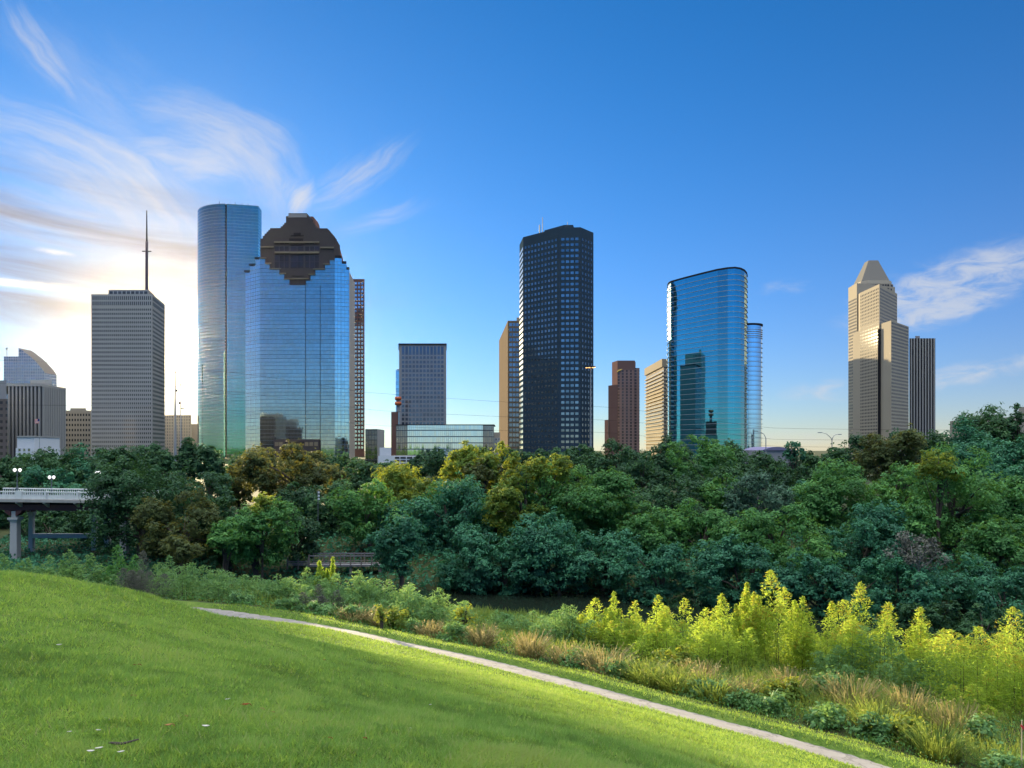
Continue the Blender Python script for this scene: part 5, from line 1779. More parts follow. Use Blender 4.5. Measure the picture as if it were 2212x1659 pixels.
SG = 'grey green shrubs beyond the path'
S('feathery_shrub', 'yellow green shrub at the left edge behind the lawn crest', 10, 1196, 1262, 46, 52, 'sage', 9, group=SG)
S('feathery_shrub', 'second yellow green shrub below the bridge pier', 62, 1206, 1262, 34, 53, 'sage', 8, group=SG)
S('feathery_shrub', 'pointed light green shrub right of the bridge pier', 150, 1188, 1272, 38, 55, 'sage', 7, group=SG)
S('feathery_shrub', 'rounded light green shrub left of the pointed shrub', 108, 1200, 1268, 34, 54, 'sage', 9, group=SG)
S('feathery_shrub', 'broad green shrub left of the dark green shrub on the crest', 200, 1196, 1275, 40, 55, 'sage', 9, group=SG)
S('feathery_shrub', 'dark green tall shrub beside the bare grey shrub', 252, 1178, 1276, 32, 56, 'mid', 7, group=SG)
S('bare_shrub', 'dead grey brown shrub behind the lawn crest', 308, 1190, 1288, 32, 55, 'grey', 9, group='bare grey shrubs', L=.14, wid=.12)
S('feathery_shrub', 'pale green round shrub right of the dead grey shrub', 415, 1215, 1302, 58, 57, 'sage', 12, group=SG)
S('feathery_shrub', 'taller pale shrub behind the pale round shrub', 372, 1200, 1290, 36, 62, 'sage', 8, group=SG)
S('feathery_shrub', 'small dim shrub right of the pale round shrub', 500, 1236, 1292, 46, 60, 'sage', 9, group=SG)
S('feathery_shrub', 'pale feathery shrub starting the long shrub row', 602, 1240, 1304, 44, 58, 'sage', 10, group=SG)
S('feathery_shrub', 'pale feathery shrub below the footbridge lamp', 660, 1226, 1304, 40, 58, 'sage', 10, group=SG)
S('willow_shrub', 'left of two bright yellow spires before the footbridge', 692, 1212, 1270, 14, 59, 'willow', 4, group='yellow spires by the footbridge')
S('willow_shrub', 'right taller bright yellow spire before the footbridge', 718, 1204, 1275, 12, 59, 'willow', 4, group='yellow spires by the footbridge')
S('feathery_shrub', 'pale feathery shrub under the yellow spires', 716, 1238, 1318, 46, 56, 'sage', 11, group=SG)
S('bare_shrub', 'small grey purple shrub in the pale shrub row', 690, 1262, 1318, 28, 54, 'grey', 9, group='bare grey shrubs', L=.15, wid=.15)
S('feathery_shrub', 'pale feathery shrub right of the yellow spires', 775, 1232, 1326, 44, 56, 'sage', 9, group=SG)
S('feathery_shrub', 'rounded feathery shrub in the middle of the long row', 830, 1252, 1340, 48, 54, 'sage', 11, group=SG)
S('feathery_shrub', 'feathery shrub with fine upright tips near the dark water', 882, 1258, 1345, 44, 52, 'sage', 10, group=SG)
S('feathery_shrub', 'last feathery shrub of the row against the dark water', 948, 1270, 1352, 46, 50, 'sage', 11, group=SG)
S('feathery_shrub', 'dim low shrub at the end of the water gap', 1150, 1320, 1382, 44, 48, 'sage', 9, group=SG)
S('feathery_shrub', 'dim rounded shrub left of the sunlit willows', 1225, 1306, 1388, 44, 46, 'sage', 9, group=SG)
S('feathery_shrub', 'small dim shrub before the dark water', 1070, 1318, 1372, 36, 50, 'sage', 8, group=SG)

# ---- leafy bushes in the scrub
def bush(name, label, vx, vtop, vbot, hw, Y, mat='mid', group='leafy bushes in the scrub', size=.10, dens=1.0):
    return tree(name, label, vx, vtop, vbot, hw, Y, mat, 'round', dens, size, group, 'bush', trunk=False)


BS = 'leafy bushes in the scrub'
for a in (('low dark bush on the slope right of where the path appears', 545, 1290, 1330, 40, 50, 'sage'),
          ('grey green bush above the far end of the path', 470, 1292, 1322, 44, 53, 'sage'),
          ('dark leafy bush above the path below the yellow spires', 690, 1308, 1352, 34, 47, 'sage'),
          ('greyish bush left of the dark leafy bush', 625, 1300, 1340, 36, 49, 'sage'),
          ('olive bush right of the dark leafy bush', 765, 1318, 1368, 40, 45, 'lime'),
          ('bright green leafy bush between the straw tufts', 862, 1312, 1350, 20, 45, 'sage'),
          ('dark bush behind the second straw tuft', 960, 1335, 1385, 36, 44, 'sage'),
          ('dark green bush at the verge near the middle of the path', 1180, 1402, 1440, 34, 37, 'sage'),
          ('dark rounded bush on the verge below the pale flower mound', 1255, 1418, 1458, 34, 35, 'sage'),
          ('olive thicket bush below the low yellow willows', 1440, 1392, 1450, 46, 38, 'lime'),
          ('dark vine bush along the verge below the straw tuft', 1490, 1472, 1520, 40, 32.5, 'sage'),
          ('dark vine bush along the verge right of the first vine bush', 1570, 1495, 1540, 40, 31, 'sage'),
          ('green bush where the vines end beside the verge', 1640, 1500, 1560, 36, 30, 'sage'),
          ('yellow green bush behind the dark vines', 1700, 1450, 1520, 40, 33, 'lime'),
          ('dark shaded bush under the second tallest willow', 1800, 1480, 1540, 40, 34, 'sage'),
          ('green weed bush near the verge at the lower right', 1770, 1540, 1600, 44, 29, 'sage'),
          ('dark weed bush beside the verge at the lower right', 1850, 1575, 1630, 44, 27, 'sage'),
          ('bright green bush in the lower right corner', 2110, 1600, 1659, 50, 24, 'sage'),
          ('lime bush right of the dark weed bush', 1950, 1545, 1610, 50, 28, 'lime'),
          ('green bush left of the thin stake at the right edge', 2120, 1535, 1600, 40, 28, 'sage')):
    bush('leafy_bush', a[0], *a[1:], group=BS, size=.085)
T('sapling', 'thin young tree with sparse round leaves beside the dark water', 1000, 1296, 1360, 22, 46, 'lime', dens=.10, size=.09, group='saplings', cat='sapling')
T('sapling', 'small sparse sapling left of the bright green bush', 824, 1305, 1345, 9, 45, 'lime', dens=.16, size=.08, group='saplings', cat='sapling')

# ---- grass tussocks
def tussock(label, vx, vtop, vbot, hw, Y, mat='straw', n=320, group='grass tussocks', name='grass_tussock', spread=.75):
    s_ = Y / F
    R_ = hw * s_
    x = (vx - 1106) * s_
    H = min((vbot - vtop) * s_ * .92, 1.35)
    x, Y = off_verge(x, Y, 3.6 + R_ * .5)
    zb = gz(x, Y) - .03
    r = np.random.default_rng(int(vx * 3 + vtop))
    root = thing(name, label, 'grass tussock', (x, Y, zb), group)
    a = r.uniform(0, 6.283, n)
    rad = np.sqrt(r.random(n)) * R_ * 0.85
    b0 = np.stack([x + np.cos(a) * rad, Y + np.sin(a) * rad, np.full(n, zb - .05)], 1)
    ou = np.stack([np.cos(a + r.normal(0, .5, n)), np.sin(a + r.normal(0, .5, n))], 1)
    h = H * r.uniform(.25, 1.0, n) ** .8
    sp = R_ * r.uniform(0.1, 1.15, n)
    w = 0.0009 * Y
    side = np.stack([-ou[:, 1], ou[:, 0], np.zeros(n)], 1) * w / 2
    md = b0 + np.concatenate([ou * sp[:, None] * .45, (h * .65)[:, None]], 1)
    tp = b0 + np.concatenate([ou * sp[:, None] * 1.1, h[:, None]], 1)
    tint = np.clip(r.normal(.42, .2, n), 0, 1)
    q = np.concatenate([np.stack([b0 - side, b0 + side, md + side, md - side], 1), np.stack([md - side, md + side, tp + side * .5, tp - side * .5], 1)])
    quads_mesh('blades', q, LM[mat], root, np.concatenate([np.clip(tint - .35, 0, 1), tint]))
    # loose seed heads on the taller stalks
    k = n // 3
    hd = tp[:k] + r.normal(0, .03, (k, 3))
    so = quads_mesh('seed_foliage', leaf_quads(hd, rdir(r, k), np.full(k, .0017 * Y), r, .4), LM[mat], root, np.clip(r.normal(.72, .15, k), 0, 1))
    so['kind'] = 'stuff'
    return root


for a in (('round straw tussock on the slope below the pale shrub row', 758, 1286, 1326, 30, 49),
          ('pinkish straw tuft right of the round straw tussock', 795, 1300, 1345, 24, 47),
          ('bright straw tuft on the slope below the last feathery shrub', 892, 1318, 1362, 26, 44),
          ('thin straw tuft at the edge of the dark water', 1020, 1328, 1385, 26, 42),
                    ('feathery straw tuft right of the thin straw tuft', 1110, 1350, 1410, 32, 39.5),
          ('pale seeded mound of grass on the verge', 1185, 1372, 1420, 40, 38),
          ('reddish seeded grass mound right of the pale mound', 1275, 1376, 1440, 46, 36.5),
          ('orange straw tuft in front of the yellow willows', 1510, 1404, 1462, 34, 35.5),
          ('loose straw tuft right of the tallest willow base', 1705, 1412, 1480, 34, 34),
          ('tall loose straw clump below the second tallest willow', 1842, 1442, 1535, 46, 32),
          ('small straw tuft on the verge near the dark vines', 1600, 1450, 1500, 28, 33.5),
          ('tan seeded tuft below the blunt topped willow', 1965, 1488, 1560, 34, 31),
          ('pale straw tuft under the right edge willow', 2060, 1525, 1600, 40, 29),
          ):
    tussock(*a)
for a in (('green grass clump right of the verge bushes', 1350, 1425, 1480, 44, 34.5),
          ('bright green grass clump on the verge', 1420, 1440, 1500, 44, 33.5),
          ('light green grass clump behind the dark vines', 1540, 1450, 1512, 46, 33),
          ('light green grass clump beside the lower verge', 1900, 1530, 1600, 46, 29),
          ('long bladed green grass clump at the lower right', 2020, 1570, 1650, 46, 26),
          ('long bladed bright grass clump in the lower right corner', 2180, 1600, 1659, 46, 24.5)):
    tussock(*a, mat='weed', n=520)

# ---- weeds between path and water: nobody could count them
r = np.random.default_rng(21)
N = 460000
yy = r.uniform(14, 72, N)
xx = r.uniform(-0.66, 0.95, N) * yy
sdist = path_side(xx, yy)
clump = (fnoise(xx * .55, yy * .55, 31, 3) - .5) * 3.2
keep = (sdist > 2.55) & (sdist < 34) & (r.random(N) < np.clip(.62 + .38 * clump, .12, 1) * np.clip(1.4 - yy / 70, .3, 1))
xx, yy, sdist, clump = xx[keep], yy[keep], sdist[keep], clump[keep]
zz_ = ground(xx, yy)
ok = zz_ > CZ - 15.7
xx, yy, zz_, clump = xx[ok], yy[ok], zz_[ok], clump[ok]
n = len(xx)
h = (0.26 + 0.55 * np.clip(clump + .5, 0, 1)) * r.uniform(.4, 1.2, n) * np.clip((sdist[ok] - 2.2) / 4.0, .22, 1)
a = r.uniform(0, 6.283, n)
ou = np.stack([np.cos(a), np.sin(a)], 1)
w = 0.00085 * yy
side = np.stack([-ou[:, 1], ou[:, 0], np.zeros(n)], 1) * (w / 2)[:, None]
b0 = np.stack([xx, yy, zz_ - .03], 1)
tp = b0 + np.concatenate([ou * (h * r.uniform(.2, .8, n))[:, None], h[:, None]], 1)
big = (fnoise(xx * .22, yy * .22, 44, 3) - .5) * 3.0
tint = np.clip(.50 + .26 * big + .10 * clump + r.normal(0, .13, n), 0, 1)
o = quads_mesh('weeds', np.stack([b0 - side, b0 + side, tp + side * .3, tp - side * .3], 1), LM['weed'], None, tint)
o['kind'] = 'stuff'
o['label'] = 'tangled weeds and tall grass between the path and the water'
# broad leaves among the weeds
k = 60000
i = r.integers(0, n, k)
c = b0[i] + np.stack([r.normal(0, .25, k), r.normal(0, .25, k), r.uniform(.03, .42, k)], 1)
o = quads_mesh('undergrowth', leaf_quads(c, unit(rdir(r, k) + np.array([0, -.2, .8])), np.full(k, .0015) * c[:, 1], r, .6), LM['mid'], None, np.clip(.5 + .2 * big[i] + r.normal(0, .16, k), 0, 1))
o['kind'] = 'stuff'
o['label'] = 'broad leaved undergrowth on the bank'
# far bank floor: ivy and brush under the trees
k = 50000
yy = r.uniform(78, 118, k)
xx = r.uniform(-.85, 1.05, k) * yy
zz_ = ground(xx, yy)
ok = zz_ > CZ - 15.7
c = np.stack([xx, yy, zz_ + r.uniform(0, .9, k) ** 2], 1)[ok]
k = len(c)
o = quads_mesh('ground_cover', leaf_quads(c, unit(rdir(r, k) + np.array([0, -.3, .5])), np.full(k, .24), r, .6), LM['teal'], None, np.clip(r.normal(.45, .16, k), 0, 1))
o['kind'] = 'stuff'
o['label'] = 'ground cover on the far bank'

# ---- mown turf: blades, denser and finer close to the camera
N = 1200000
azb = r.uniform(R(-44), R(44), N)
u = r.random(N)
rad = 2.2 * (56 / 2.2) ** u
xx, yy = np.sin(azb) * rad, np.cos(azb) * rad
sdist = path_side(xx, yy)
keep = ((sdist < -PATH_HALF - .02) | ((sdist > PATH_HALF + .02) & (sdist < 2.6)))
xx, yy, rad, sdist = xx[keep], yy[keep], rad[keep], sdist[keep]
zz_ = ground(xx, yy) + lip(sdist)
n = len(xx)
zz_ = zz_ + bumps(xx, yy) * np.clip((np.abs(sdist) - 1.0) / .6, 0, 1)
edge = np.exp(-(np.abs(sdist) - PATH_HALF) * 6)
p1_, p2_, p3_ = fnoise(xx * .45, yy * .45, 61, 3), fnoise(xx * 2.2, yy * 2.2, 71, 3), fnoise(xx * 7.5, yy * 7.5, 81, 2)
h = (0.010 + 0.026 * p2_ + 0.032 * p3_ ** 1.5) * r.uniform(.45, 1.3, n) * (1 + rad / 22) * (1 + .8 * edge * (sdist > 0))
w = 0.0038 + 0.00085 * rad
a = r.uniform(0, 6.283, n)
ou = np.stack([np.cos(a), np.sin(a)], 1)
side = np.stack([-ou[:, 1], ou[:, 0], np.zeros(n)], 1) * (w / 2)[:, None]
b0 = np.stack([xx, yy, zz_ - .008], 1)
ln = (h + .010) * r.uniform(.2, 1.4, n)
tp = b0 + np.concatenate([ou * ln[:, None], h[:, None]], 1)
tint = np.clip(.45 + .85 * (p1_ - .5) + .95 * (p2_ - .5) + .80 * (p3_ - .5) + r.normal(0, .13, n), 0, .88)
dry = r.random(n) < .04 + .30 * np.clip(p1_ - .55, 0, 1) + .10 * np.clip(.42 - p2_, 0, 1)
tint = np.where(dry, r.uniform(.9, 1.0, n), tint)
o = quads_mesh('grass', np.stack([b0 - side, b0 + side, tp], 1), LM['turf'], None, tint)
o['kind'] = 'stuff'
o['label'] = 'mown lawn grass on the hill and along the path'

# ------------------------------------------------------------------ road bridge
m_rail = plain('pale_bridge_concrete', (0.66, 0.68, 0.66), 0.85, var=0.14, scale=0.9, streak=0.10)
m_edge = plain('stained_bridge_edge', (0.36, 0.35, 0.33), 0.85, var=0.25, scale=0.9, streak=0.2)
m_gird = plain('rust_red_girder', (0.13, 0.065, 0.065), 0.7, var=0.25, scale=0.6)
m_pierc = plain('pier_concrete', (0.42, 0.42, 0.41), 0.85, var=0.14, scale=0.7, streak=0.12)
Y = 100.0
s_ = Y / F
def bz(vy):
    return ht(vy, Y)
bx0, bx1 = G(-70, Y)[0], G(330, Y)[0]
def drop(x):            # the roadway falls slightly towards the right
    return -(x - bx0) / (bx1 - bx0) * 0.30
b_ = thing('road_bridge', 'concrete road bridge with a pale balustrade over dark red girders at the left edge', 'bridge', (G(24, Y)[0], Y, gz(G(24, Y)[0], Y)))
mb = MB()
for yy_, nm in ((Y, 'near'), (Y + 7, 'far')):
    mb = MB(); 
    def beam(mb_, za, zb_, y0, y1):
        mb_.poly([(bx0, y0, za), (bx1, y0, za + drop(bx1)), (bx1, y0, zb_ + drop(bx1)), (bx0, y0, zb_)])
        mb_.poly([(bx0, y0, zb_), (bx1, y0, zb_ + drop(bx1)), (bx1, y1, zb_ + drop(bx1)), (bx0, y1, zb_)])
        mb_.poly([(bx1, y1, za + drop(bx1)), (bx0, y1, za), (bx0, y1, zb_), (bx1, y1, zb_ + drop(bx1))])
        mb_.poly([(bx0, y1, za), (bx1, y1, za + drop(bx1)), (bx1, y0, za + drop(bx1)), (bx0, y0, za)])
    beam(mb, bz(1062.2), bz(1060), yy_ - .12, yy_ + .22)
    par = mb.build('balustrade', m_rail, b_)
    if nm == 'near':
        mb = MB(); beam(mb, bz(1076.5), bz(1067.6), yy_ - .08, yy_ + .2); mb.build('plinth', m_rail, par)
    if nm == 'near':
        x = bx0
        k = 0
        while x < bx1 and k < 99:
            if abs(x - G(41.5, Y)[0]) > .5 and abs(x - G(99, Y)[0]) > .3 and abs(x - G(168, Y)[0]) > .3:
                z0, z1 = bz(1067.6) + drop(x) - .02, bz(1062.2) + drop(x) + .02
                MB().lathe((x, yy_ + .06, z0), [(.04, 0), (.07, .06), (.045, .14), (.035, z1 - z0 - .05), (.055, z1 - z0)], 6).build('baluster', m_rail, par)
                k += 1
            x += .30
    else:
        x = bx0
        mb = MB()
        while x < bx1:
            z0, z1 = bz(1077) + drop(x) - .02, bz(1062.2) + drop(x) + .02
            mb.box((x, yy_ + .06, (z0 + z1) / 2), (.08, .08, z1 - z0)); x += .30
        o = mb.build('balusters', m_rail, par); o['kind'] = 'stuff'
for vx, w in ((41.5, 14), (99, 4.5), (168, 4.5)):
    x = G(vx, Y)[0]
    MB().box((x, Y + .05, (bz(1058.8) + bz(1076.5)) / 2 + drop(x)), (w * s_, .5, bz(1058.8) - bz(1076.5))).build('pedestal', m_rail, b_)
mb = MB(); beam(mb, bz(1083), bz(1077.2), Y - .5, Y + 7.6); mb.build('deck', m_edge, b_)
mb = MB(); beam(mb, bz(1102), bz(1089.5), Y + .6, Y + 1.0); mb.build('girder', m_gird, b_)
mb = MB(); beam(mb, bz(1101), bz(1083.2), Y + 6.4, Y + 6.8); mb.build('girder', m_gird, b_)
mb = MB(); beam(mb, bz(1089.4), bz(1083.1), Y + .8, Y + .95); mb.build('girder', m_dark, b_)  # dark strip in the recess under the deck, coloured as its shade
for vx in (40, 99, 165, 230):
    x = G(vx, Y)[0]
    mb = MB()
    z1 = bz(1083.2) + drop(x)
    for sgn in (-1, 1):
        pass
    mb.poly([(x - .15, Y - .45, z1), (x - .15, Y - .45, z1 - .12), (x - .15, Y + .6, z1 - .7), (x - .15, Y + .6, z1)])
    mb.poly([(x + .15, Y + .6, z1), (x + .15, Y + .6, z1 - .7), (x + .15, Y - .45, z1 - .12), (x + .15, Y - .45, z1)])
    mb.poly([(x - .15, Y - .45, z1 - .12), (x + .15, Y - .45, z1 - .12), (x + .15, Y + .6, z1 - .7), (x - .15, Y + .6, z1 - .7)])
    mb.poly([(x - .15, Y - .45, z1), (x + .15, Y - .45, z1), (x + .15, Y - .45, z1 - .12), (x - .15, Y - .45, z1 - .12)])
    mb.build('bracket', m_edge, b_)
def pier(vx, w, yy_, vtop):
    x = G(vx, Y)[0]
    zb_ = gz(x, yy_) - .4
    hw = w * s_ / 2
    zt = bz(vtop)
    mb = MB()
    mb.poly([])if False else None
    for z0, z1, a0, a1 in ((zb_, zt - .6, hw * 1.12, hw),):
        c0 = [(x - a0, yy_ - a0), (x + a0, yy_ - a0), (x + a0, yy_ + a0), (x - a0, yy_ + a0)]
        c1 = [(x - a1, yy_ - a1), (x + a1, yy_ - a1), (x + a1, yy_ + a1), (x - a1, yy_ + a1)]
        for i in range(4):
            j = (i + 1) % 4
            mb.poly([(*c0[i], z0), (*c0[j], z0), (*c1[j], z1), (*c1[i], z1)])
    p_ = mb.build('pier', m_pierc, b_)
    mb = MB()
    mb.box((x, yy_, zt - .55), (hw * 2.5, hw * 2.5, .22)); mb.box((x, yy_, zt - .3), (hw * 3.1, hw * 3.1, .28)); mb.box((x, yy_, zt + .25), (hw * 1.5, hw * 1.6, .8))
    mb.build('capital', m_pierc, p_)
    mb = MB()
    z1 = bz(1101.8) + drop(x)
    for sgn in (-1, 1):
        a, c = x + sgn * hw * .8, x + sgn * hw * 2.6
        q_ = [(a, z1), (c, z1), (c, z1 - .25), (a, z1 - .75)]
        f_ = [(u_, yy_ - .5, w_) for u_, w_ in q_]
        k_ = [(u_, yy_ + .5, w_) for u_, w_ in q_]
        mb.poly(f_ if sgn > 0 else f_[::-1]); mb.poly(k_[::-1] if sgn > 0 else k_)
        for i in range(4):
            j = (i + 1) % 4
            mb.poly([f_[i], k_[i], k_[j], f_[j]])
    mb.build('corbel', m_gird, p_)
pier(24.6, 14, Y + .8, 1116)
pier(145, 9, Y + 6.6, 1112)
pier(174, 11, Y + 6.6, 1112)
pier(0, 9, Y + 6.6, 1112)
pier(262, 13, Y + .8, 1116)
MB().box((G(72, Y)[0], Y + 6.6, bz(1170)), (150 * s_, .6, .6)).build('crossbeam', m_pierc, b_)

m_globe, t, b = new_mat('opal_globe')
b.inputs['Base Color'].default_value = (0.80, 0.82, 0.85, 1)
b.inputs['Roughness'].default_value = 0.3
b.inputs['Emission Color'].default_value = (1.0, 0.95, 0.88, 1)
b.inputs['Emission Strength'].default_value = 0.55
m_post = plain('painted_lamp_post', (0.12, 0.14, 0.16), 0.5, var=.15)
for lab, xs_, vy, yy_, px_, base_v in (('twin globe bridge lamp on the balustrade pedestal', (31.7, 43.0), 1015.4, Y + .1, 37.0, 1059), ('twin globe bridge lamp behind the middle of the balustrade', (107, 116), 1031, Y + 7.1, 111.5, 1066), ('globe bridge lamp half hidden in the tree at the bridge end', (207.5, 214), 1021, Y + .1, 211, 1062)):
    Yq = yy_
    f_ = lambda vx, vy: P(vx, vy, Yq)
    base = f_(px_, base_v); tp = f_(px_, vy + 2)
    o = thing('bridge_lamp', lab, 'street lamp', base, 'globe lamps on the bridge')
    MB().lathe((base.x, base.y, base.z), [(.17, 0), (.17, .25), (.09, .4), (.06, 1.0), (.045, tp.z - base.z)], 10).build('post', m_post, o)
    g1, g2 = f_(xs_[0], vy), f_(xs_[1], vy)
    MB().tube([(g1.x, g1.y, g1.z - .25), (tp.x, tp.y, tp.z - .1), (g2.x, g2.y, g2.z - .25)], .035, 6).build('arm', m_post, o)
    for g_ in (g1, g2):
        MB().lathe((g_.x, g_.y, g_.z), [(.0, .21), (.10, .19), (.18, .10), (.21, 0), (.18, -.10), (.10, -.2), (.07, -.26)], 14).build('globe', m_globe, o, smooth=True)

# ------------------------------------------------------------------ timber footbridge
Y = 89.0
m_timb = plain('weathered_timber', (0.16, 0.14, 0.13), 0.85, var=.3, scale=2.0, spec=.2)
m_timb_l = plain('grey_timber_rail', (0.17, 0.17, 0.18), 0.8, var=.2, scale=2.0, spec=.2)
a_, c_ = P(666, 1222.5, Y), P(830, 1220, Y)
b_ = thing('footbridge', 'dark timber footbridge with post railings crossing in the shade behind the yellow spires', 'footbridge', (a_.x, Y, a_.z))
MB().box(((a_.x + c_.x) / 2, Y + 1, a_.z), (c_.x - a_.x, 2.0, .20)).build('deck', m_timb_l, b_)
for yy_ in (Y, Y + 2):
    MB().box(((a_.x + c_.x) / 2, yy_, ht(1201, Y)), (c_.x - a_.x, .09, .14)).build('handrail', m_timb_l, b_)
    MB().box(((a_.x + c_.x) / 2, yy_, ht(1217, Y)), (c_.x - a_.x, .07, .10)).build('lower_rail', m_timb, b_)
    for vx in (668, 691, 713, 735.6, 757.5, 780.4, 803, 826):
        x = G(vx, Y)[0]
        MB().box((x, yy_ - .06, ht(1210.5, Y)), (.12, .12, 24 * Y / F)).build('post', m_timb, b_)
for vx in (690, 757, 820):
    x = G(vx, Y)[0]
    z0 = gz(x, Y) - .5
    MB().box((x, Y + .3, (z0 + a_.z) / 2), (.3, .3, a_.z - z0)).build('pile', m_timb, b_)
f_ = thing('rail_fence', 'short weathered three rail fence leading to the left end of the footbridge', 'fence', P(643, 1222, Y + 1))
for x0_, x1_ in ((621, 643), (645, 665)):
    for vy in (1213, 1216.8, 1220.6):
        p_, q_ = P(x0_, vy, Y + 1), P(x1_, vy, Y + 1)
        MB().box(((p_.x + q_.x) / 2, Y + 1, p_.z), (q_.x - p_.x, .06, .10)).build('rail', m_timb_l, f_)
for vx in (620.5, 644, 665.5):
    p_ = P(vx, 1226, Y + 1)
    MB().box((p_.x, Y + 1.1, p_.z + .45), (.14, .14, 1.4)).build('post', m_timb, f_)
p0_, p1_ = P(661, 1212, Y + 4), P(661, 1157, Y + 4)
o = thing('path_lamp', 'slim path lamp with a flat disc shade above the footbridge', 'street lamp', p0_)
MB().tube([p0_ - Vector((0, 0, 1.2)), p1_], [.06, .045], 8).build('post', m_post, o)
MB().lathe((p1_.x, p1_.y, p1_.z - .06), [(.03, .12), (.30, .03), (.31, 0), (.03, -.01)], 14).build('shade', m_steel, o)
m_lit, t, b = new_mat('lit_lamp_glass')
b.inputs['Base Color'].default_value = (.9, .85, .7, 1)
b.inputs['Emission Color'].default_value = (1.0, .92, .70, 1)
b.inputs['Emission Strength'].default_value = 1.6
MB().lathe((p1_.x, p1_.y - .02, p1_.z - .42), [(.02, .33), (.07, .28), (.08, .12), (.07, 0), (.0, -.02)], 10).build('lantern', m_lit, o)
p0_ = P(687, 1100, 104)
o = thing('banner_post', 'small white banner on a thin post in the dark gap right of the brown oak', 'banner', p0_)
MB().tube([p0_ - Vector((0, 0, 3)), P(687, 1060, 104)], .05, 6).build('post', m_post, o)
for vy in (1064, 1071, 1078):
    q_ = P(688.5, vy, 103.9)
    MB().box(q_, (.25, .04, .26)).build('panel', m_white, o)

# ------------------------------------------------------------------ tall lamps
Y = 300.0
p0_, p1_ = P(1276, 985, Y), P(1276, 793.5, Y)
o = thing('floodlight_mast', 'very tall light mast with orange lamps in front of the dark granite tower', 'light mast', p0_)
MB().tube([p0_, p1_], [.42, .18], 10).build('pole', m_steel, o)
MB().lathe((p1_.x, p1_.y, p1_.z), [(.2, .35), (.9, .2), (.95, 0), (.2, -.15)], 16).build('lamp_ring', m_dark, o)
m_sod, t, b = new_mat('lit_floodlight')
b.inputs['Base Color'].default_value = (.6, .45, .3, 1)
b.inputs['Emission Color'].default_value = (1.0, .50, .16, 1)
b.inputs['Emission Strength'].default_value = 1.3
for dx_, dy_, dz_ in ((-1.65, -.2, -.05), (1.45, -.2, .1), (-.7, 1.2, .2), (.8, 1.1, .2), (.75, -1.0, -.1), (-.6, -1.0, -.1)):
    c_ = Vector((p1_.x + dx_, p1_.y + dy_, p1_.z + dz_))
    MB().tube([p1_, c_], .09, 6).build('arm', m_dark, o)
    l_ = MB().lathe((c_.x, c_.y, c_.z), [(.1, .4), (.42, .25), (.46, -.1)], 12).build('floodlight', m_dark, o)
    MB().lathe((c_.x, c_.y, c_.z), [(.44, -.1), (.40, -.26), (.0, -.32)], 12).build('lens', m_sod, l_)

def arm_lamp(name, lab, Y, pole_v, arms, base_v=1010):
    p0_ = P(pole_v[0], base_v, Y)
    o = thing(name, lab, 'street lamp', p0_, 'curved arm street lamps')
    MB().tube([p0_, P(pole_v[0], pole_v[1], Y)], [.15, .11], 10).build('pole', m_steel, o)
    for pts_, hd in arms:
        pv_ = [P(a_, c_, Y) for a_, c_ in pts_]
        MB().tube(pv_, [.10 - .012 * i for i in range(len(pv_))], 8).build('arm', m_steel, o)
        a_, c_ = P(hd[0], hd[1], Y), P(hd[2], hd[3], Y)
        md = (a_ + c_) / 2
        L = (c_ - a_).length
        mb = MB()
        mb.prism([(md.x - L / 2, Y - .1), (md.x - L * .2, Y - .22), (md.x + L * .3, Y - .22), (md.x + L / 2, Y - .08), (md.x + L / 2, Y + .08), (md.x + L * .3, Y + .22), (md.x - L * .2, Y + .22), (md.x - L / 2, Y + .1)], md.z - .09, md.z + .09, bottom=True)
        mb.build('lamp_head', m_steel, o)
arm_lamp('street_lamp', 'street lamp with two curved arms against the sky left of the pyramid roofed tower', 200.0, (1797.2, 951.5),
         [([(1797.2, 951.7), (1795.5, 947), (1791, 942.5), (1784.7, 937.2), (1775.3, 934.8)], (1766.5, 935.0, 1776, 934.6)),
          ([(1797.2, 951.7), (1799.3, 944.5), (1802, 941), (1805.6, 939), (1811.5, 938.3)], (1810.5, 938.3, 1818, 938.8))])
arm_lamp('street_lamp', 'street lamp with one curved arm in front of the round glass tower', 200.0, (1654.4, 948),
         [([(1654.4, 948), (1653.2, 944), (1650, 938), (1643, 933.5), (1635.8, 932.3)], (1627, 930.8, 1637, 932.2))])

# ------------------------------------------------------------------ overhead wires
m_wire = plain('black_cable', (.03, .03, .035), .5)
W = [[(-120, 776), (0, 779), (96, 782), (428, 799), (600, 818), (762, 844), (863, 853), (1080, 868), (1290, 878.5), (1380, 887), (1490, 902), (1643, 922), (1700, 925.5), (1835, 927.5), (2000, 929), (2300, 930)],
     [(-120, 826), (0, 828), (330, 834), (428, 839), (600, 858), (762, 880), (850, 889), (1080, 900), (1290, 907), (1390, 914), (1500, 928), (1643, 946), (1690, 949.5), (1800, 950.5), (2000, 951), (2300, 951)],
     [(-120, 874), (0, 875), (330, 877), (428, 880), (600, 898), (762, 914), (848, 921), (1080, 930), (1290, 934), (1390, 942), (1500, 950), (1643, 962), (1800, 966), (2300, 967)]]
for k, lab in enumerate(('top one of the three overhead wires crossing in front of the towers', 'middle one of the three overhead wires crossing in front of the towers', 'lowest of the three overhead wires crossing in front of the towers')):
    pts_ = np.array(W[k], float)
    sm = catmull(pts_, np.linspace(0, len(pts_) - 1, 90))
    mb = MB().tube([P(a_, c_, 230.0) for a_, c_ in sm], .030, 5)
    o = mb.build('overhead_wire', m_wire)
    tag(o, lab, 'wire', 'overhead wires')

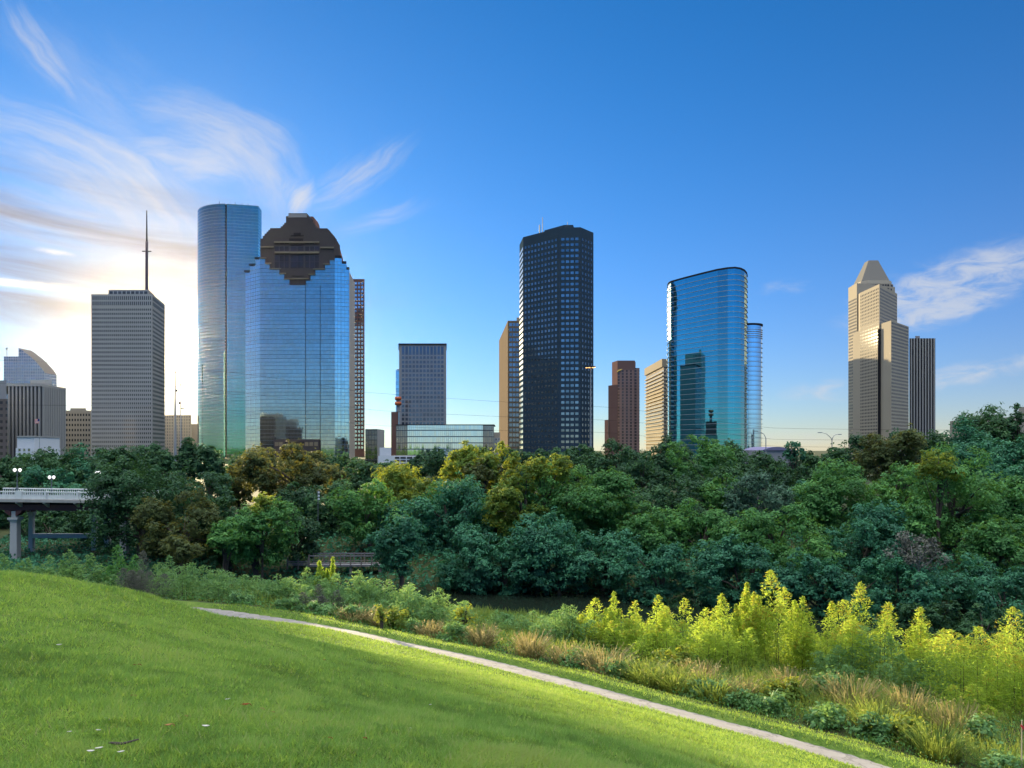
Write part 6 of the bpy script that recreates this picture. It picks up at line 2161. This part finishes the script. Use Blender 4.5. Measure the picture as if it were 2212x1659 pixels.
# ------------------------------------------------------------------ stake with red ribbon
p0_ = P(2206.5, 1646, 24.3)
p0_.z = gz(p0_.x, p0_.y)
o = thing('ribbon_stake', 'thin pale wooden stake with a red ribbon at the right edge', 'stake', p0_)
top = P(2207.5, 1556, 24.3)
MB().tube([p0_ - Vector((0, 0, .2)), top], [.022, .018], 6).build('stake', plain('pale_wood', (.45, .38, .28), .8), o)
m_rib = plain('red_ribbon', (.70, .06, .08), .5)
r0 = P(2206.8, 1570, 24.25)
mb = MB()
for k_, (u0, w0, u1, w1) in enumerate(((-.055, .055, .10, -.045), (.0, -.02, .14, -.10))):
    mb.poly([(r0.x + u0, r0.y - .03 - .01 * k_, r0.z + w0 + .03), (r0.x + u0, r0.y - .03, r0.z + w0 - .03), (r0.x + u1, r0.y - .05, r0.z + w1 - .03), (r0.x + u1, r0.y - .05, r0.z + w1 + .03)])
mb.lathe((p0_.x + (top.x - p0_.x) * .82, p0_.y, r0.z), [(.028, -.03), (.030, 0), (.028, .03)], 8)
mb.build('ribbon', m_rib, o)

# ------------------------------------------------------------------ leaves and scraps on the lawn
def on_ground(vx, vy):
    ys = np.linspace(2.5, 30, 900)
    xs_ = (vx - 1106) / F * ys
    zs = CZ - (vy - 968) / F * ys
    g_ = ground(xs_, ys)
    k_ = np.argmax(zs < g_)
    return Vector((xs_[k_], ys[k_], g_[k_]))


def leaf_obj(lab, vx, vy, w, mat, group, name='fallen_leaf', cat='leaf', curl=.35, asp=.55):
    c = on_ground(vx, vy)
    L = w * c.y / F
    rr_ = np.random.default_rng(int(vx + vy))
    mb = MB()
    n_ = 7
    ang_ = rr_.uniform(-.6, .6)
    ca, sa = math.cos(ang_), math.sin(ang_)
    def pt(u, v):
        prof = math.sin(math.pi * min(1, u * .96 + .02)) ** .8
        lx = (u - .5) * L
        ly = v * L * asp * prof * (1 + .12 * math.sin(u * 19))
        lz = curl * L * ((u - .5) ** 2 * 1.6 + abs(v) ** 1.5 * 1.1 * prof) + .03 + .012
        return (c.x + lx * ca - ly * sa, c.y + lx * sa + ly * ca, c.z + lz)
    for i in range(n_):
        for v0, v1 in ((-.5, -.25), (-.25, 0), (0, .25), (.25, .5)):
            mb.poly([pt(i / n_, v0), pt((i + 1) / n_, v0), pt((i + 1) / n_, v1), pt(i / n_, v1)])
    o = mb.build(name, mat)
    tag(o, lab, cat, group)
    mb = MB().tube([pt(.99, 0), (pt(1, 0)[0] + L * .22 * ca, pt(1, 0)[1] + L * .22 * sa, c.z + .035)], .0035, 5)
    if cat == 'leaf':
        st = mb.build('stem', mat)
        st.parent = o


m_leafb = plain('dry_brown_leaf', (.22, .075, .03), .7, var=.3, scale=30)
m_leaft = plain('tan_leaf', (.36, .20, .09), .7, var=.25, scale=30)
m_pale = plain('bleached_scrap', (.62, .58, .52), .7, var=.12, scale=30)
GL, GP = 'brown leaves on the lawn', 'pale scraps on the lawn'
for lab, zx, zy, w, m_ in (('brown curled leaf alone on the bright middle of the lawn slope', 1060, 900, 15, 'b'), ('large dark brown leaf right of the pale scrap', 1905, 1220, 20, 'b'),
                           ('red brown leaf touching the big pale scrap', 810, 1320, 12, 'b'), ('small brown leaf right of the big pale scrap', 1105, 1365, 10, 'b'), ('tan leaf low between the two big pale scraps', 1310, 1385, 17, 't'),
                           ('orange leaf at the right of the dark brown leaf', 2115, 1275, 9, 't'), ('little tan leaf beside the large dark brown leaf', 2035, 1245, 8, 't'), ('orange leaf above the right pale scrap', 1440, 1310, 8, 't'),
                           ('tan rounded leaf above the upper pale scrap', 1020, 1150, 17, 't')):
    leaf_obj(lab, zx * .2777, 1198 + zy * .2777, w, m_leafb if m_ == 'b' else m_leaft, GL)
for lab, zx, zy, w in (('small dark leaf high on the lawn near the path', 440, 720, 5), ('brown leaf on the lawn below the path bend', 580, 745, 6), ('brown leaf in the middle of the lawn', 915, 843, 6),
                       ('brown leaf low in the centre of the lawn', 620, 1320, 8), ('orange leaf low in the centre of the lawn', 860, 1322, 8)):
    leaf_obj(lab, 518.4 + .3125 * zx, 1198 + .3125 * zy, w, m_leafb, GL)
for lab, zx, zy, w in (('thin pale scrap highest on the left lawn', 460, 740, 12), ('pale scrap left of the brown curled leaf', 605, 888, 8), ('flat white scrap below the tan rounded leaf', 915, 1197, 15),
                       ('white crumpled scrap left of the large dark brown leaf', 1770, 1178, 13), ('biggest white scrap with a leaf behind it', 835, 1350, 21), ('white scrap at the lower middle of the lawn', 1600, 1400, 18),
                       ('small white scrap left of the dark twig', 540, 1445, 10), ('pale scrap under the biggest white scrap', 765, 1430, 12), ('peach coloured scrap under the dark twig', 770, 1580, 17),
                       ('white scrap right of the peach scrap', 940, 1615, 15), ('white scrap left of the peach scrap', 705, 1608, 18)):
    leaf_obj(lab, zx * .2777, 1198 + zy * .2777, w, m_pale, GP, 'pale_scrap', 'scrap', .5, .45)
for lab, zx, zy, w in (('white feather like scrap in the centre of the lawn', 1315, 1070, 7), ('white scrap right of the centre of the lawn', 1475, 1190, 6), ('tiny white scrap below the centre of the lawn', 1180, 1245, 5)):
    leaf_obj(lab, 518.4 + .3125 * zx, 1198 + .3125 * zy, w, m_pale, GP, 'pale_scrap', 'scrap', .5, .45)
p_, q_ = on_ground(850 * .2777, 1198 + 1530 * .2777), on_ground(1080 * .2777, 1198 + 1528 * .2777)
md = (p_ + q_) / 2 + Vector((0, -.02, .015))
o = MB().tube([p_ + Vector((0, 0, .045)), md + Vector((0, 0, .03)), q_ + Vector((0, 0, .06))], [.006, .008, .004], 6).build('twig', m_bark)
tag(o, 'dark bent twig lying on the lower left lawn', 'twig')

# ------------------------------------------------------------------ evening air
m_haze = bpy.data.materials.new('haze_air')
m_haze.use_nodes = True
t = m_haze.node_tree
t.nodes.clear()
o_ = t.nodes.new('ShaderNodeOutputMaterial')
pv = t.nodes.new('ShaderNodeVolumePrincipled')
pv.inputs['Color'].default_value = (1.0, 0.92, 0.78, 1)
pv.inputs['Density'].default_value = 0.0000036
pv.inputs['Anisotropy'].default_value = 0.92
t.links.new(pv.outputs[0], o_.inputs['Volume'])
hz = MB()
X0_, X1_, Y0_, Y1_, Z0_, Z1_ = -2600, 2600, -1100, 3100, CZ - 20.0, CZ + 330.0
hz.prism([(X0_, Y0_), (X1_, Y0_), (X1_, Y1_), (X0_, Y1_)], Z0_, Z1_, bottom=True)
ho = hz.build('haze', m_haze)
ho['kind'] = 'stuff'
